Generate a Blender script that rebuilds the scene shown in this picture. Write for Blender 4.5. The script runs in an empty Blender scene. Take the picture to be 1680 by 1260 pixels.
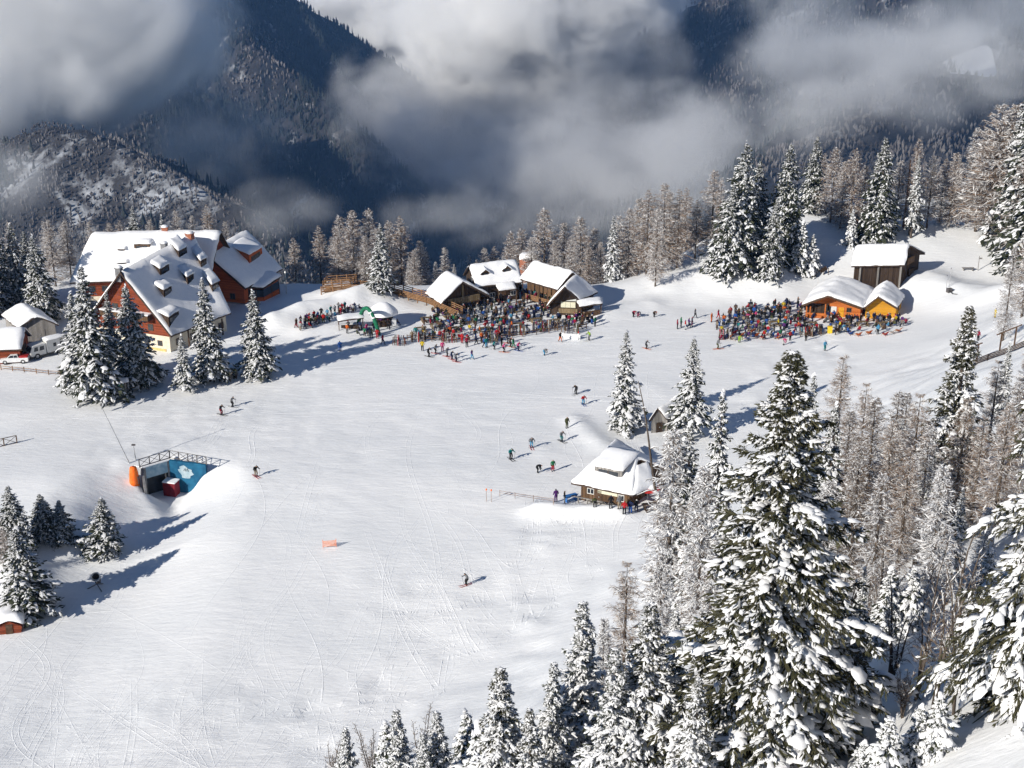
import bpy, bmesh, math, random
import numpy as np
from mathutils import Vector, Matrix, Euler

R = math.radians
scene = bpy.context.scene
COL = scene.collection
rnd = random.Random(7)

# ------------------------------------------------------------------ camera
FPX, CAMH, PITCH = 2333.0, 78.0, R(21.6)
cam_d = bpy.data.cameras.new("camera")
cam_d.sensor_width = 36.0
cam_d.lens = FPX / 1680.0 * 36.0
cam_d.clip_start = 1.0
cam_d.clip_end = 30000.0
cam = bpy.data.objects.new("camera", cam_d)
cam.location = (0, 0, CAMH)
cam.rotation_euler = (math.pi / 2 - PITCH, 0, 0)
COL.objects.link(cam)
scene.camera = cam

# ------------------------------------------------------------------ sky, sun, exposure
SUN_EL = R(25.5)
SH = R(40)                                     # heading of the shadows, anticlockwise from +x
sun_dir = Vector((-math.cos(SH) * math.cos(SUN_EL), -math.sin(SH) * math.cos(SUN_EL), math.sin(SUN_EL)))
world = bpy.data.worlds.new("World")
scene.world = world
world.use_nodes = True
wn = world.node_tree.nodes
sky = wn.new("ShaderNodeTexSky")
sky.sky_type = 'NISHITA'
sky.sun_disc = False
sky.sun_elevation = SUN_EL
sky.sun_rotation = math.atan2(sun_dir.x, sun_dir.y)
sky.altitude = 1500
sky.air_density = 1.0
sky.dust_density = 0.0
sky.ozone_density = 5.5
bg = wn["Background"]
bg.inputs["Strength"].default_value = 0.062
world.node_tree.links.new(sky.outputs[0], bg.inputs[0])
sl = bpy.data.lights.new("sun", 'SUN')
sl.energy = 5.0
sl.angle = R(0.5)
sl.color = (1.0, 0.945, 0.855)
so = bpy.data.objects.new("sun", sl)
so.rotation_euler = sun_dir.to_track_quat('Z', 'Y').to_euler()
so.location = (-200, -200, 300)
COL.objects.link(so)
scene.view_settings.view_transform = 'Standard'
scene.view_settings.look = 'None'
scene.view_settings.exposure = 0.19
scene.view_settings.gamma = 1.0
scene.view_settings.use_curve_mapping = False
scene.cycles.max_bounces = 8
scene.cycles.diffuse_bounces = 3
scene.cycles.transmission_bounces = 2
scene.cycles.transparent_max_bounces = 8
scene.cycles.volume_bounces = 5
scene.cycles.volume_max_steps = 128
scene.cycles.volume_step_rate = 1.0
scene.cycles.use_adaptive_sampling = True
scene.cycles.adaptive_threshold = 0.03

# ------------------------------------------------------------------ photograph pixel -> place
CP, SP = math.cos(PITCH), math.sin(PITCH)
def ray(px, py):
    u = (px - 840) / FPX; v = (py - 630) / FPX
    return np.array([u, CP - v * SP, -SP - v * CP])
def U(px, py, z):
    d = ray(px, py); t = (z - CAMH) / d[2]
    return np.array([d[0] * t, d[1] * t, z])
def PY(px, py, y):
    d = ray(px, py); t = y / d[1]
    return np.array([d[0] * t, y, CAMH + d[2] * t])

# ------------------------------------------------------------------ noise in numpy
_hr = np.random.RandomState(3)
_perm = _hr.permutation(512)
_vals = _hr.rand(512)
def vnoise(x, y):
    x = np.asarray(x, float); y = np.asarray(y, float)
    xi = np.floor(x).astype(int); yi = np.floor(y).astype(int)
    fx = x - xi; fy = y - yi
    fx = fx * fx * (3 - 2 * fx); fy = fy * fy * (3 - 2 * fy)
    h = lambda a, b: _vals[(_perm[(a & 511)] + b * 57) & 511]
    return (h(xi, yi) * (1 - fx) + h(xi + 1, yi) * fx) * (1 - fy) + (h(xi, yi + 1) * (1 - fx) + h(xi + 1, yi + 1) * fx) * fy
def fbm(x, y, o=4):
    s = 0; a = .5; n = 0
    for i in range(o):
        s = s + a * vnoise(x, y); n += a
        x = x * 2.03 + 17.3; y = y * 2.03 + 5.1; a *= .5
    return s / n
def sstep(a, b, x):
    t = np.clip((np.asarray(x, float) - a) / (b - a), 0, 1)
    return t * t * (3 - 2 * t)
def softplus(x, k):
    return k * np.logaddexp(0, np.asarray(x, float) / k)

# ------------------------------------------------------------------ materials
MATS = {}
def new_mat(name):
    m = bpy.data.materials.new(name); m.use_nodes = True
    return m, m.node_tree.nodes, m.node_tree.links, m.node_tree.nodes["Principled BSDF"]
def mat(name, c1, c2=None, scale=4.0, rough=.8, bump=0.0, stretch=(1, 1, 1), detail=4, spec=.2, coord='Object'):
    if name in MATS: return MATS[name]
    m, n, l, p = new_mat(name)
    p.inputs["Roughness"].default_value = rough
    p.inputs["Specular IOR Level"].default_value = spec
    if c2 is None: c2 = tuple(min(1, v * 1.18 + .004) for v in c1)
    tc = n.new("ShaderNodeTexCoord"); mp = n.new("ShaderNodeMapping"); nz = n.new("ShaderNodeTexNoise"); cr = n.new("ShaderNodeValToRGB")
    mp.inputs["Scale"].default_value = stretch
    nz.inputs["Scale"].default_value = scale; nz.inputs["Detail"].default_value = detail
    cr.color_ramp.elements[0].position = .34; cr.color_ramp.elements[1].position = .68
    cr.color_ramp.elements[0].color = (*c1, 1); cr.color_ramp.elements[1].color = (*c2, 1)
    l.new(tc.outputs[coord], mp.inputs[0]); l.new(mp.outputs[0], nz.inputs["Vector"])
    l.new(nz.outputs["Fac"], cr.inputs[0]); l.new(cr.outputs[0], p.inputs["Base Color"])
    if bump:
        b = n.new("ShaderNodeBump"); b.inputs["Strength"].default_value = bump; b.inputs["Distance"].default_value = .05
        l.new(nz.outputs["Fac"], b.inputs["Height"]); l.new(b.outputs[0], p.inputs["Normal"])
    MATS[name] = m
    return m
def wood(name, c1, c2, vertical=True, board=.22, rough=.85):
    """timber boarding: grain noise stretched along the boards, dark joints between boards"""
    if name in MATS: return MATS[name]
    m, n, l, p = new_mat(name)
    p.inputs["Roughness"].default_value = rough; p.inputs["Specular IOR Level"].default_value = .15
    g = n.new("ShaderNodeNewGeometry"); tc = n.new("ShaderNodeTexCoord"); sx = n.new("ShaderNodeSeparateXYZ")
    l.new(tc.outputs["Object"], sx.inputs[0])
    run = n.new("ShaderNodeMath"); run.operation = 'ADD'
    if vertical:
        l.new(sx.outputs["X"], run.inputs[0]); l.new(sx.outputs["Y"], run.inputs[1])
    else:
        l.new(sx.outputs["Z"], run.inputs[0]); run.inputs[1].default_value = 0
    sc = n.new("ShaderNodeMath"); sc.operation = 'DIVIDE'; sc.inputs[1].default_value = board
    l.new(run.outputs[0], sc.inputs[0])
    fr = n.new("ShaderNodeMath"); fr.operation = 'FRACT'; l.new(sc.outputs[0], fr.inputs[0])
    fl = n.new("ShaderNodeMath"); fl.operation = 'FLOOR'; l.new(sc.outputs[0], fl.inputs[0])
    wn_ = n.new("ShaderNodeTexWhiteNoise"); wn_.noise_dimensions = '1D'; l.new(fl.outputs[0], wn_.inputs["W"])
    mp = n.new("ShaderNodeMapping"); mp.inputs["Scale"].default_value = (6, 6, .7) if vertical else (.7, .7, 6)
    l.new(tc.outputs["Object"], mp.inputs[0])
    nz = n.new("ShaderNodeTexNoise"); nz.inputs["Scale"].default_value = 1.5; nz.inputs["Detail"].default_value = 5
    l.new(mp.outputs[0], nz.inputs["Vector"])
    ad = n.new("ShaderNodeMath"); ad.operation = 'MULTIPLY_ADD'; ad.inputs[1].default_value = .5
    l.new(wn_.outputs["Value"], ad.inputs[0]); l.new(nz.outputs["Fac"], ad.inputs[2])
    cr = n.new("ShaderNodeValToRGB"); cr.color_ramp.elements[0].position = .4; cr.color_ramp.elements[1].position = 1.05
    cr.color_ramp.elements[0].color = (*c1, 1); cr.color_ramp.elements[1].color = (*c2, 1)
    l.new(ad.outputs[0], cr.inputs[0])
    j = n.new("ShaderNodeMath"); j.operation = 'GREATER_THAN'; j.inputs[1].default_value = .1; l.new(fr.outputs[0], j.inputs[0])
    mx = n.new("ShaderNodeMix"); mx.data_type = 'RGBA'
    l.new(j.outputs[0], mx.inputs["Factor"]); mx.inputs["A"].default_value = (c1[0] * .35, c1[1] * .35, c1[2] * .35, 1)
    l.new(cr.outputs[0], mx.inputs["B"]); l.new(mx.outputs["Result"], p.inputs["Base Color"])
    b = n.new("ShaderNodeBump"); b.inputs["Strength"].default_value = .4; b.inputs["Distance"].default_value = .02
    l.new(j.outputs[0], b.inputs["Height"]); l.new(b.outputs[0], p.inputs["Normal"])
    MATS[name] = m
    return m

def snow_mat():
    """groomed and skied-out snow: fine relief of ski tracks and grain, no painted light"""
    m, n, l, p = new_mat("piste_snow")
    p.inputs["Roughness"].default_value = .55; p.inputs["Specular IOR Level"].default_value = .25
    g = n.new("ShaderNodeNewGeometry")
    def mapped(scale, rot=0):
        mp = n.new("ShaderNodeMapping"); mp.inputs["Scale"].default_value = scale; mp.inputs["Rotation"].default_value = (0, 0, rot)
        l.new(g.outputs["Position"], mp.inputs[0]); return mp.outputs[0]
    def noise(vec, sc, det, dist=0):
        z = n.new("ShaderNodeTexNoise"); z.inputs["Scale"].default_value = sc; z.inputs["Detail"].default_value = det
        z.inputs["Distortion"].default_value = dist; l.new(vec, z.inputs["Vector"]); return z.outputs["Fac"]
    def ridge(fac, w):      # narrow groove where the noise crosses one half: long wandering ski tracks
        a = n.new("ShaderNodeMath"); a.operation = 'SUBTRACT'; a.inputs[1].default_value = .5; l.new(fac, a.inputs[0])
        b = n.new("ShaderNodeMath"); b.operation = 'ABSOLUTE'; l.new(a.outputs[0], b.inputs[0])
        c = n.new("ShaderNodeMapRange"); c.inputs[1].default_value = 0; c.inputs[2].default_value = w; l.new(b.outputs[0], c.inputs[0])
        return c.outputs[0]
    def math_(op, a, b, k=None):
        x = n.new("ShaderNodeMath"); x.operation = op
        l.new(a, x.inputs[0])
        if b is None: x.inputs[1].default_value = k
        else: l.new(b, x.inputs[1])
        return x.outputs[0]
    grain = noise(mapped((1.1, 3.0, 1), .15), 1.6, 4)
    ripple = noise(mapped((.5, 1.6, 1), .6), 1.0, 3)
    h = math_('ADD', math_('MULTIPLY', ripple, None, .075), math_('MULTIPLY', grain, None, .035))
    b = n.new("ShaderNodeBump"); b.inputs["Strength"].default_value = .85; b.inputs["Distance"].default_value = 1.0
    l.new(h, b.inputs["Height"]); l.new(b.outputs[0], p.inputs["Normal"])
    cr = n.new("ShaderNodeValToRGB")
    cr.color_ramp.elements[0].color = (.80, .815, .83, 1); cr.color_ramp.elements[1].color = (.88, .885, .89, 1)
    cr.color_ramp.elements[0].position = .35; cr.color_ramp.elements[1].position = .65
    l.new(noise(mapped((.06, .1, .06), .4), 1, 5), cr.inputs[0]); l.new(cr.outputs[0], p.inputs["Base Color"])
    return m

SNOW = snow_mat()
ROOFSNOW = mat("fresh_roof_snow", (.84, .85, .87), (.9, .9, .91), 1.5, .6, .25)
TREESNOW = mat("branch_snow", (.76, .77, .79), (.84, .84, .85), 3, .6, .2)
FROST = mat("frosted_twigs", (.58, .57, .56), (.78, .77, .77), 2.5, .8)
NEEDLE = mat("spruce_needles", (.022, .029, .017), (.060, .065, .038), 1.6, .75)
NEEDLE2 = mat("olive_needles", (.030, .033, .016), (.085, .078, .042), 1.2, .75)  # brown-olive needle colour of the close-up spruces
BARK = mat("bark", (.055, .042, .034), (.13, .105, .085), 3, .9, .5, (1, 1, .25))
LARCH = mat("larch_twigs", (.15, .098, .065), (.30, .215, .155), 1.5, .85)
LARCHD = mat("dark_larch_twigs", (.10, .072, .055), (.21, .16, .12), 1.5, .85)
DARKWOOD = wood("dark_timber", (.028, .018, .013), (.075, .05, .035))
BROWNWOOD = wood("brown_timber", (.07, .042, .024), (.17, .10, .055))
BALUWOOD = wood("weathered_balustrade", (.14, .10, .055), (.27, .20, .12))
REDWOOD = wood("red_stained_timber", (.15, .034, .016), (.27, .066, .03), vertical=False)
ORANGEWOOD = wood("orange_stained_timber", (.42, .11, .025), (.60, .19, .05), vertical=False)
YELLOWWOOD = wood("honey_timber", (.56, .25, .02), (.72, .36, .04), vertical=False)
GREYWOOD = wood("grey_timber", (.17, .16, .15), (.33, .31, .29))
FENCEWOOD = mat("larch_rail", (.20, .105, .05), (.36, .21, .11), 5, .85, .3)
RAFTER = mat("roof_boards", (.045, .03, .022), (.09, .06, .045), 4, .85)
PLASTER = mat("cream_render", (.62, .55, .42), (.72, .66, .54), 3, .9, .1)
OCHRE = mat("ochre_render", (.62, .42, .16), (.70, .50, .22), 3, .9)
GLASS = mat("window_glass", (.012, .016, .022), (.03, .036, .045), 1, .12, spec=.6)
FRAMEW = mat("white_joinery", (.6, .6, .58), (.72, .72, .7), 4, .6)
FRAMED = mat("brown_joinery", (.06, .035, .02), (.11, .065, .04), 4, .7)
METAL = mat("galvanised_steel", (.28, .29, .30), (.4, .41, .42), 6, .45, spec=.5)
DKMETAL = mat("dark_steel", (.06, .055, .055), (.11, .10, .10), 6, .5, spec=.4)
CONCRETE = mat("concrete", (.14, .14, .145), (.24, .24, .245), 2, .9, .2)
BRICK = mat("brick_wall", (.26, .09, .055), (.40, .17, .10), 6, .9, .3)
WHITEP = mat("white_paint", (.72, .72, .72), (.8, .8, .8), 2, .35, spec=.5)
REDP = mat("red_paint", (.36, .02, .02), (.46, .035, .03), 3, .45, spec=.4)
ORANGEP = mat("orange_pad", (.8, .13, .012), (.9, .2, .03), 3, .6)
RUBBER = mat("black_rubber", (.015, .015, .015), (.03, .03, .03), 5, .8)
BLUEP = mat("blue_plastic", (.03, .13, .38), (.05, .19, .48), 3, .5)
GREENP = mat("green_canvas", (.008, .12, .06), (.02, .18, .09), 2, .6)
YELLOWP = mat("yellow_panel", (.75, .48, .02), (.82, .56, .04), 3, .5)
ROCK = mat("far_rock_and_scrub", (.10, .10, .11), (.30, .30, .31), .02, .95)

# ------------------------------------------------------------------ mesh helpers
class MB:
    """collects faces, then links them as one mesh object"""
    def __init__(s): s.v = []; s.f = []; s.m = []
    def poly(s, pts, mi=0):
        i = len(s.v); s.v += [tuple(map(float, p)) for p in pts]; s.f.append(list(range(i, i + len(pts)))); s.m.append(mi); return s
    def box(s, c, size, rz=0, mi=0, M=None):
        hx, hy, hz = size[0] / 2, size[1] / 2, size[2] / 2
        i = len(s.v); ca, sa = math.cos(rz), math.sin(rz)
        for dz in (-hz, hz):
            for dx, dy in ((-hx, -hy), (hx, -hy), (hx, hy), (-hx, hy)):
                p = Vector((c[0] + dx * ca - dy * sa, c[1] + dx * sa + dy * ca, c[2] + dz))
                s.v.append(tuple(M @ p) if M else tuple(p))
        for q in ((3, 2, 1, 0), (4, 5, 6, 7), (0, 1, 5, 4), (1, 2, 6, 5), (2, 3, 7, 6), (3, 0, 4, 7)):
            s.f.append([i + k for k in q]); s.m.append(mi)
        return s
    def tube(s, pts, rads, n=6, mi=0, cap=True):
        pts = [Vector(p) for p in pts]; i0 = len(s.v)
        if isinstance(rads, (int, float)): rads = [rads] * len(pts)
        for k, p in enumerate(pts):
            d = (pts[min(k + 1, len(pts) - 1)] - pts[max(k - 1, 0)]).normalized()
            a = d.cross(Vector((0, 0, 1)) if abs(d.z) < .9 else Vector((1, 0, 0))).normalized(); b = d.cross(a)
            for j in range(n):
                t = 2 * math.pi * j / n
                s.v.append(tuple(p + (a * math.cos(t) + b * math.sin(t)) * rads[k]))
        for k in range(len(pts) - 1):
            for j in range(n):
                s.f.append([i0 + k * n + j, i0 + k * n + (j + 1) % n, i0 + (k + 1) * n + (j + 1) % n, i0 + (k + 1) * n + j]); s.m.append(mi)
        if cap:
            s.f.append([i0 + j for j in range(n)][::-1]); s.m.append(mi)
            s.f.append([i0 + (len(pts) - 1) * n + j for j in range(n)]); s.m.append(mi)
        return s
    def lathe(s, prof, n=16, c=(0, 0, 0), mi=0, M=None):
        i0 = len(s.v)
        for r, z in prof:
            for j in range(n):
                t = 2 * math.pi * j / n; p = Vector((c[0] + r * math.cos(t), c[1] + r * math.sin(t), c[2] + z))
                s.v.append(tuple(M @ p) if M else tuple(p))
        for k in range(len(prof) - 1):
            for j in range(n):
                s.f.append([i0 + k * n + j, i0 + k * n + (j + 1) % n, i0 + (k + 1) * n + (j + 1) % n, i0 + (k + 1) * n + j]); s.m.append(mi)
        return s
    def prism(s, pts, axis, mi=0):
        """closed extrusion of polygon pts along vector axis"""
        n = len(pts); i = len(s.v); ax = np.asarray(axis, float)
        s.v += [tuple(map(float, p)) for p in pts] + [tuple(map(float, np.asarray(p, float) + ax)) for p in pts]
        s.f.append(list(range(i, i + n))[::-1]); s.m.append(mi); s.f.append(list(range(i + n, i + 2 * n))); s.m.append(mi)
        for k in range(n):
            s.f.append([i + k, i + (k + 1) % n, i + n + (k + 1) % n, i + n + k]); s.m.append(mi)
        return s
    def mesh(s, name, mats, smooth=False):
        me = bpy.data.meshes.new(name); me.from_pydata(s.v, [], s.f)
        for mm in (mats if isinstance(mats, (list, tuple)) else [mats]): me.materials.append(mm)
        if any(s.m): me.polygons.foreach_set("material_index", s.m)
        if smooth: me.polygons.foreach_set("use_smooth", [True] * len(s.f))
        bm = bmesh.new(); bm.from_mesh(me); bmesh.ops.recalc_face_normals(bm, faces=bm.faces); bm.to_mesh(me); bm.free()
        me.update(); return me
    def build(s, name, mats, parent=None, smooth=False):
        return link(name, s.mesh(name, mats, smooth), parent)
def link(name, me, parent=None):
    o = bpy.data.objects.new(name, me); COL.objects.link(o)
    if parent is not None: o.parent = parent
    return o
def tag(o, label=None, cat=None, group=None, kind=None):
    if label: o["label"] = label
    if cat: o["category"] = cat
    if group: o["group"] = group
    if kind: o["kind"] = kind
    return o
def empty(name, loc, label, cat, group=None, rz=0):
    o = bpy.data.objects.new(name, None); o.empty_display_size = .3; o.location = tuple(map(float, loc)); o.rotation_euler = (0, 0, rz)
    COL.objects.link(o); return tag(o, label, cat, group)
def np_mesh(name, V, F, mats, smooth=True, mi=None):
    """V (n,3), F (m,k) with one k for all faces"""
    me = bpy.data.meshes.new(name); V = np.asarray(V, np.float32); F = np.asarray(F, np.int32); k = F.shape[1]
    me.vertices.add(len(V)); me.vertices.foreach_set("co", V.ravel())
    me.loops.add(F.size); me.loops.foreach_set("vertex_index", F.ravel())
    me.polygons.add(len(F)); me.polygons.foreach_set("loop_start", np.arange(0, F.size, k, dtype=np.int32))
    me.polygons.foreach_set("use_smooth", np.full(len(F), smooth))
    for mm in (mats if isinstance(mats, (list, tuple)) else [mats]): me.materials.append(mm)
    if mi is not None: me.polygons.foreach_set("material_index", np.asarray(mi, np.int32))
    me.update(calc_edges=True); return me
def grid_faces(nu, nv):
    i = np.arange((nu - 1) * (nv - 1)); a = i // (nv - 1); b = i % (nv - 1); q = a * nv + b
    return np.stack([q, q + nv, q + nv + 1, q + 1], 1)
ORD = "first second third fourth fifth sixth seventh eighth ninth tenth eleventh twelfth thirteenth fourteenth fifteenth sixteenth seventeenth eighteenth nineteenth twentieth".split()
ORD += ["twenty-" + o for o in ORD[:9]] + ["thirtieth"] + ["thirty-" + o for o in ORD[:9]]
# ================================================================== near terrain: plateau, piste, hillside under the camera
def seg_d(x, y, a, b):
    ax, ay = a[:2]; bx, by = b[:2]; dx, dy = bx - ax, by - ay
    t = np.clip(((x - ax) * dx + (y - ay) * dy) / (dx * dx + dy * dy), 0, 1)
    return np.hypot(x - ax - t * dx, y - ay - t * dy), t
# underpass: corner and ends of the two retaining walls, mouth of the cutting
UP_C = U(281, 752, 0)[:2]; UP_W0 = U(224, 769.5, 0)[:2]; UP_W1 = U(341, 765, 0)[:2]
UP_FLOOR = -4.2
UP_E0 = U(240, 828, -3.8)[:2]; UP_E1 = U(284, 866, -3.0)[:2]
UP_POLY = [UP_C, UP_W0, UP_E0, UP_E1, UP_W1]
_cn = sum(UP_POLY) / 5
_out = lambda p, k: p + (p - _cn) / np.linalg.norm(p - _cn) * k
UP_CUT = [_out(UP_C, .9), _out(UP_W0, .8), UP_E0, UP_E1, UP_W1]
def in_poly(x, y, P):
    r = np.zeros(np.shape(x), bool); n = len(P)
    for i in range(n):
        x0, y0 = P[i]; x1, y1 = P[(i + 1) % n]
        c = ((y0 > y) != (y1 > y)) & (x < (x1 - x0) * (y - y0) / (y1 - y0 + 1e-12) + x0)
        r ^= c
    return r
MOUNDS = [(U(452, 525, 1)[:2], U(600, 492, 1)[:2], 2.6, 3.2), (U(560, 470, 2)[:2], U(640, 475, 2)[:2], 1.6, 5.0), (U(885, 846, -1)[:2], U(1012, 856, -1)[:2], 1.0, 1.6),
          (U(1085, 472, 0)[:2], U(1250, 470, 0)[:2], 1.6, 5.5), (U(1520, 440, 5)[:2], U(1640, 470, 5)[:2], 2.5, 7.0), (U(100, 790, 0)[:2], U(205, 770, 0)[:2], .5, 5.0),
          (U(945, 690, 0)[:2], U(990, 735, 0)[:2], .45, 1.6), (U(40, 965, -6)[:2], U(130, 925, -6)[:2], 1.5, 5.0), (U(0, 975, -6)[:2], U(40, 1000, -6)[:2], 1.6, 4.0),
          (U(500, 548, 0)[:2], U(575, 538, 0)[:2], .7, 2.6), (U(985, 515, 0)[:2], U(1060, 500, 0)[:2], .9, 3.0)]
def T(x, y):
    x = np.asarray(x, float); y = np.asarray(y, float)
    z = -2.5 * sstep(178, 108, y)
    low = sstep(-30, -46, x) * sstep(157, 145, y)
    dc, _ = seg_d(x, y, (UP_E0 + UP_E1) / 2, (UP_E0 + UP_E1) / 2 + np.array([-3., -12.]))
    low = np.maximum(low, .9 * sstep(13, 1, dc))
    z = z * (1 - low) + -3.4 * low
    gr = sstep(-80, -62, x) * sstep(100, 78, x) * sstep(236, 222, y)            # groomed part
    z = z + (fbm(x / 38 + 3.1, y / 38, 3) - .5) * (1.8 - 1.0 * gr) + (fbm(x / 11, y / 11 + 9, 2) - .5) * (.5 - .42 * gr)
    z = z + (7.2 * sstep(12, 56, x) - 1.8 * sstep(70, 100, x)) * sstep(232, 268, y)
    for a, b, h, w in MOUNDS:
        d, t = seg_d(x, y, a, b)
        z = z + h * np.exp(-(d / w) ** 2) * (.75 + .5 * fbm(x / 4, y / 4, 2))
    s = .8 * (x + 16) - .6 * (y - 108)
    z = z + .75 * softplus(s - 5, 5) + sstep(0, 15, s) * (fbm(x / 9, y / 9, 3) - .5) * 1.6
    ye = 263 - 12 * sstep(-56, -44, x) + 39 * sstep(14, 70, x) + 6 * (fbm(x / 20, 0 * y + 4, 2) - .5)
    z = z - .62 * softplus(y - ye, 4)
    ins = in_poly(x, y, UP_CUT)
    d1, _ = seg_d(x, y, UP_W1, UP_E1)
    d2, _ = seg_d(x, y, UP_E0, UP_E1)
    z = np.where(ins, np.minimum(z, z + (UP_FLOOR - z) * sstep(0, 3.4, d1) * sstep(-.5, 3, d2)), z)
    return z
def Tz(x, y): return float(T(np.array([x]), np.array([y]))[0])
_tt = np.concatenate([np.arange(25, 330, .2), np.arange(330, 520, .6)])
def G(px, py):
    """ground point of the near terrain seen at that pixel of the photograph"""
    d = ray(px, py); X = d[0] * _tt; Y = d[1] * _tt; Z = CAMH + d[2] * _tt
    h = T(X, Y); i = np.argmax(Z < h)
    if Z[i] >= h[i]: i = len(_tt) - 1
    return np.array([X[i], Y[i], h[i]])
def top_h(x, y, z, py):
    """height of an upright thing standing at x,y,z whose top shows at row py"""
    v = (py - 630) / FPX
    f = lambda zz: (-(y * SP + (zz - CAMH) * CP)) / (y * CP - (zz - CAMH) * SP) - v
    lo, hi = z, z + 60
    for _ in range(40):
        m = (lo + hi) / 2
        if f(m) > 0: lo = m
        else: hi = m
    return lo - z

def lines(a, b, step, fine=None, fstep=None):
    out = [a]
    while out[-1] < b:
        c = out[-1]; out.append(c + (fstep if fine and fine[0] <= c < fine[1] else step))
    return np.array(out)
gx = lines(-140, 155, .95, (-58, -26), .4); gy = lines(4, 262, .95, (146, 190), .4); gy = np.concatenate([gy, lines(263.5, 440, 2.5)])
GX, GY = np.meshgrid(gx, gy, indexing='ij')
GZ = T(GX, GY)
# skied-out chop, sled ruts and lumps of thrown snow, strongest off the groomed middle
chop = (fbm(GX / 2.2, GY / 2.2, 3) - .5)
edge = sstep(.45, .72, fbm(GX / 22 + 8, GY / 22, 3))
GZ = GZ + chop * (.16 - .11 * sstep(-80, -62, GX) * sstep(100, 78, GX) * sstep(236, 222, GY) * sstep(100, 130, GY) + .5 * edge * sstep(-5, 6, .8 * (GX + 16) - .6 * (GY - 108) + 14) + .16 * edge)
ins = in_poly(GX, GY, UP_POLY)
ground = link("snow_ground", np_mesh("snow_ground", np.stack([GX, GY, GZ], -1).reshape(-1, 3), grid_faces(len(gx), len(gy)), SNOW))
tag(ground, "groomed snowy piste and plateau", kind="structure")

# ski tracks: low ridges of thrown snow along the curves skiers have carved
def Gz(x, y):
    i = np.clip(np.searchsorted(gx, x) - 1, 0, len(gx) - 2); j = np.clip(np.searchsorted(gy, y) - 1, 0, len(gy) - 2)
    u = (x - gx[i]) / (gx[i + 1] - gx[i]); v = (y - gy[j]) / (gy[j + 1] - gy[j])
    return (GZ[i, j] * (1 - u) + GZ[i + 1, j] * u) * (1 - v) + (GZ[i, j + 1] * (1 - u) + GZ[i + 1, j + 1] * u) * v
rt = np.random.RandomState(5); TVs = []; TFs = []; tn = 0
for k in range(1050):
    r_ = rt.rand()
    if k < 640: x0, y0, hd = rt.uniform(-75, 55), 108 + 100 * rt.rand() ** 1.5, R(rt.uniform(205, 285))
    elif k < 860: x0, y0, hd = rt.uniform(-70, 10), rt.uniform(100, 165), R(rt.uniform(190, 330))
    else: x0, y0, hd = rt.uniform(-40, 95), rt.uniform(185, 228), R(rt.uniform(165, 200))
    ns = rt.randint(30, 110); st = .75; am = rt.uniform(.02, .6) * (1 if k < 860 else .2); wl = rt.uniform(20, 60); ph = rt.uniform(0, 6.28); cu = rt.uniform(-.006, .006)
    s_ = np.arange(ns) * st; th = hd + am * np.sin(s_ / wl * 6.28 + ph) + cu * s_
    X = x0 + np.cumsum(np.cos(th)) * st; Y = y0 + np.cumsum(np.sin(th)) * st
    ok = (X > -95) & (X < 105) & (Y > 96) & (Y < 232) & ((.8 * (X + 16) - .6 * (Y - 108)) < 2) & ~in_poly(X, Y, UP_POLY) & ~((X < -36) & (Y < 172) & (Y > 150))
    if not ok.all():
        e = np.argmin(ok)
        if e < 12: continue
        X, Y, th = X[:e], Y[:e], th[:e]; ns = e
    w = rt.uniform(.09, .2); h = rt.uniform(.004, .02) * np.sin(np.linspace(0, 3.14, ns)) ** .5; nx, ny = -np.sin(th), np.cos(th)
    for off in ((0,) if rt.rand() < .6 else (-.3, .3)):
        a = [np.stack([X + nx * (off + d), Y + ny * (off + d)], -1) for d in (-w, 0, w * .7)]
        P = [np.concatenate([q, (Gz(q[:, 0], q[:, 1]) + (h if i == 1 else -.012))[:, None]], 1) for i, q in enumerate(a)]
        TVs.append(np.stack(P, 1).reshape(-1, 3)); TFs.append(grid_faces(ns, 3) + tn); tn += ns * 3
tag(link("ski_tracks", np_mesh("ski_tracks", np.concatenate(TVs), np.concatenate(TFs), SNOW, False)), "curving ski tracks carved across the piste", kind="stuff")

# ================================================================== far mountains
RIDGES = [  # (points px, py, distance), fall per metre
    ([(250, -150, 3500), (330, -60, 3550), (480, -4, 3700), (560, 46, 3800), (640, 96, 3900), (730, 190, 4000), (820, 300, 4050)], .95),
    ([(330, -60, 3550), (400, 60, 3250), (520, 150, 3050), (640, 260, 2850), (760, 380, 2650)], 1.0),
    ([(480, -4, 3700), (560, 120, 3450), (660, 220, 3250), (760, 330, 3050)], 1.05),
    ([(-200, 60, 2900), (60, 112, 2750), (150, 118, 2700), (210, 104, 2680), (262, 150, 2640), (330, 225, 2560), (430, 330, 2420), (520, 410, 2300)], .85),
    ([(-300, 250, 1900), (0, 226, 1850), (60, 203, 1830), (130, 200, 1800), (215, 240, 1760), (300, 288, 1700), (400, 345, 1620), (480, 420, 1540)], .8),
    ([(430, 270, 2450), (480, 258, 2430), (520, 300, 2380), (560, 350, 2300)], 1.1),
    ([(1500, -200, 3400), (1330, -90, 3300), (1200, -30, 3200), (1110, 20, 3150), (1040, 120, 3100), (960, 220, 3000), (880, 330, 2900)], .9),
    ([(1200, -30, 3200), (1230, 120, 2900), (1180, 260, 2700), (1120, 380, 2500)], .9),
    ([(2100, -60, 2500), (1760, 20, 2350), (1600, 70, 2300), (1480, 150, 2200), (1360, 220, 2120), (1240, 300, 2050), (1100, 390, 1950)], .62),
    ([(-600, -160, 5600), (200, -140, 5400), (900, -120, 5200), (1500, -150, 5300), (2300, -160, 5600)], .75),
]
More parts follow.
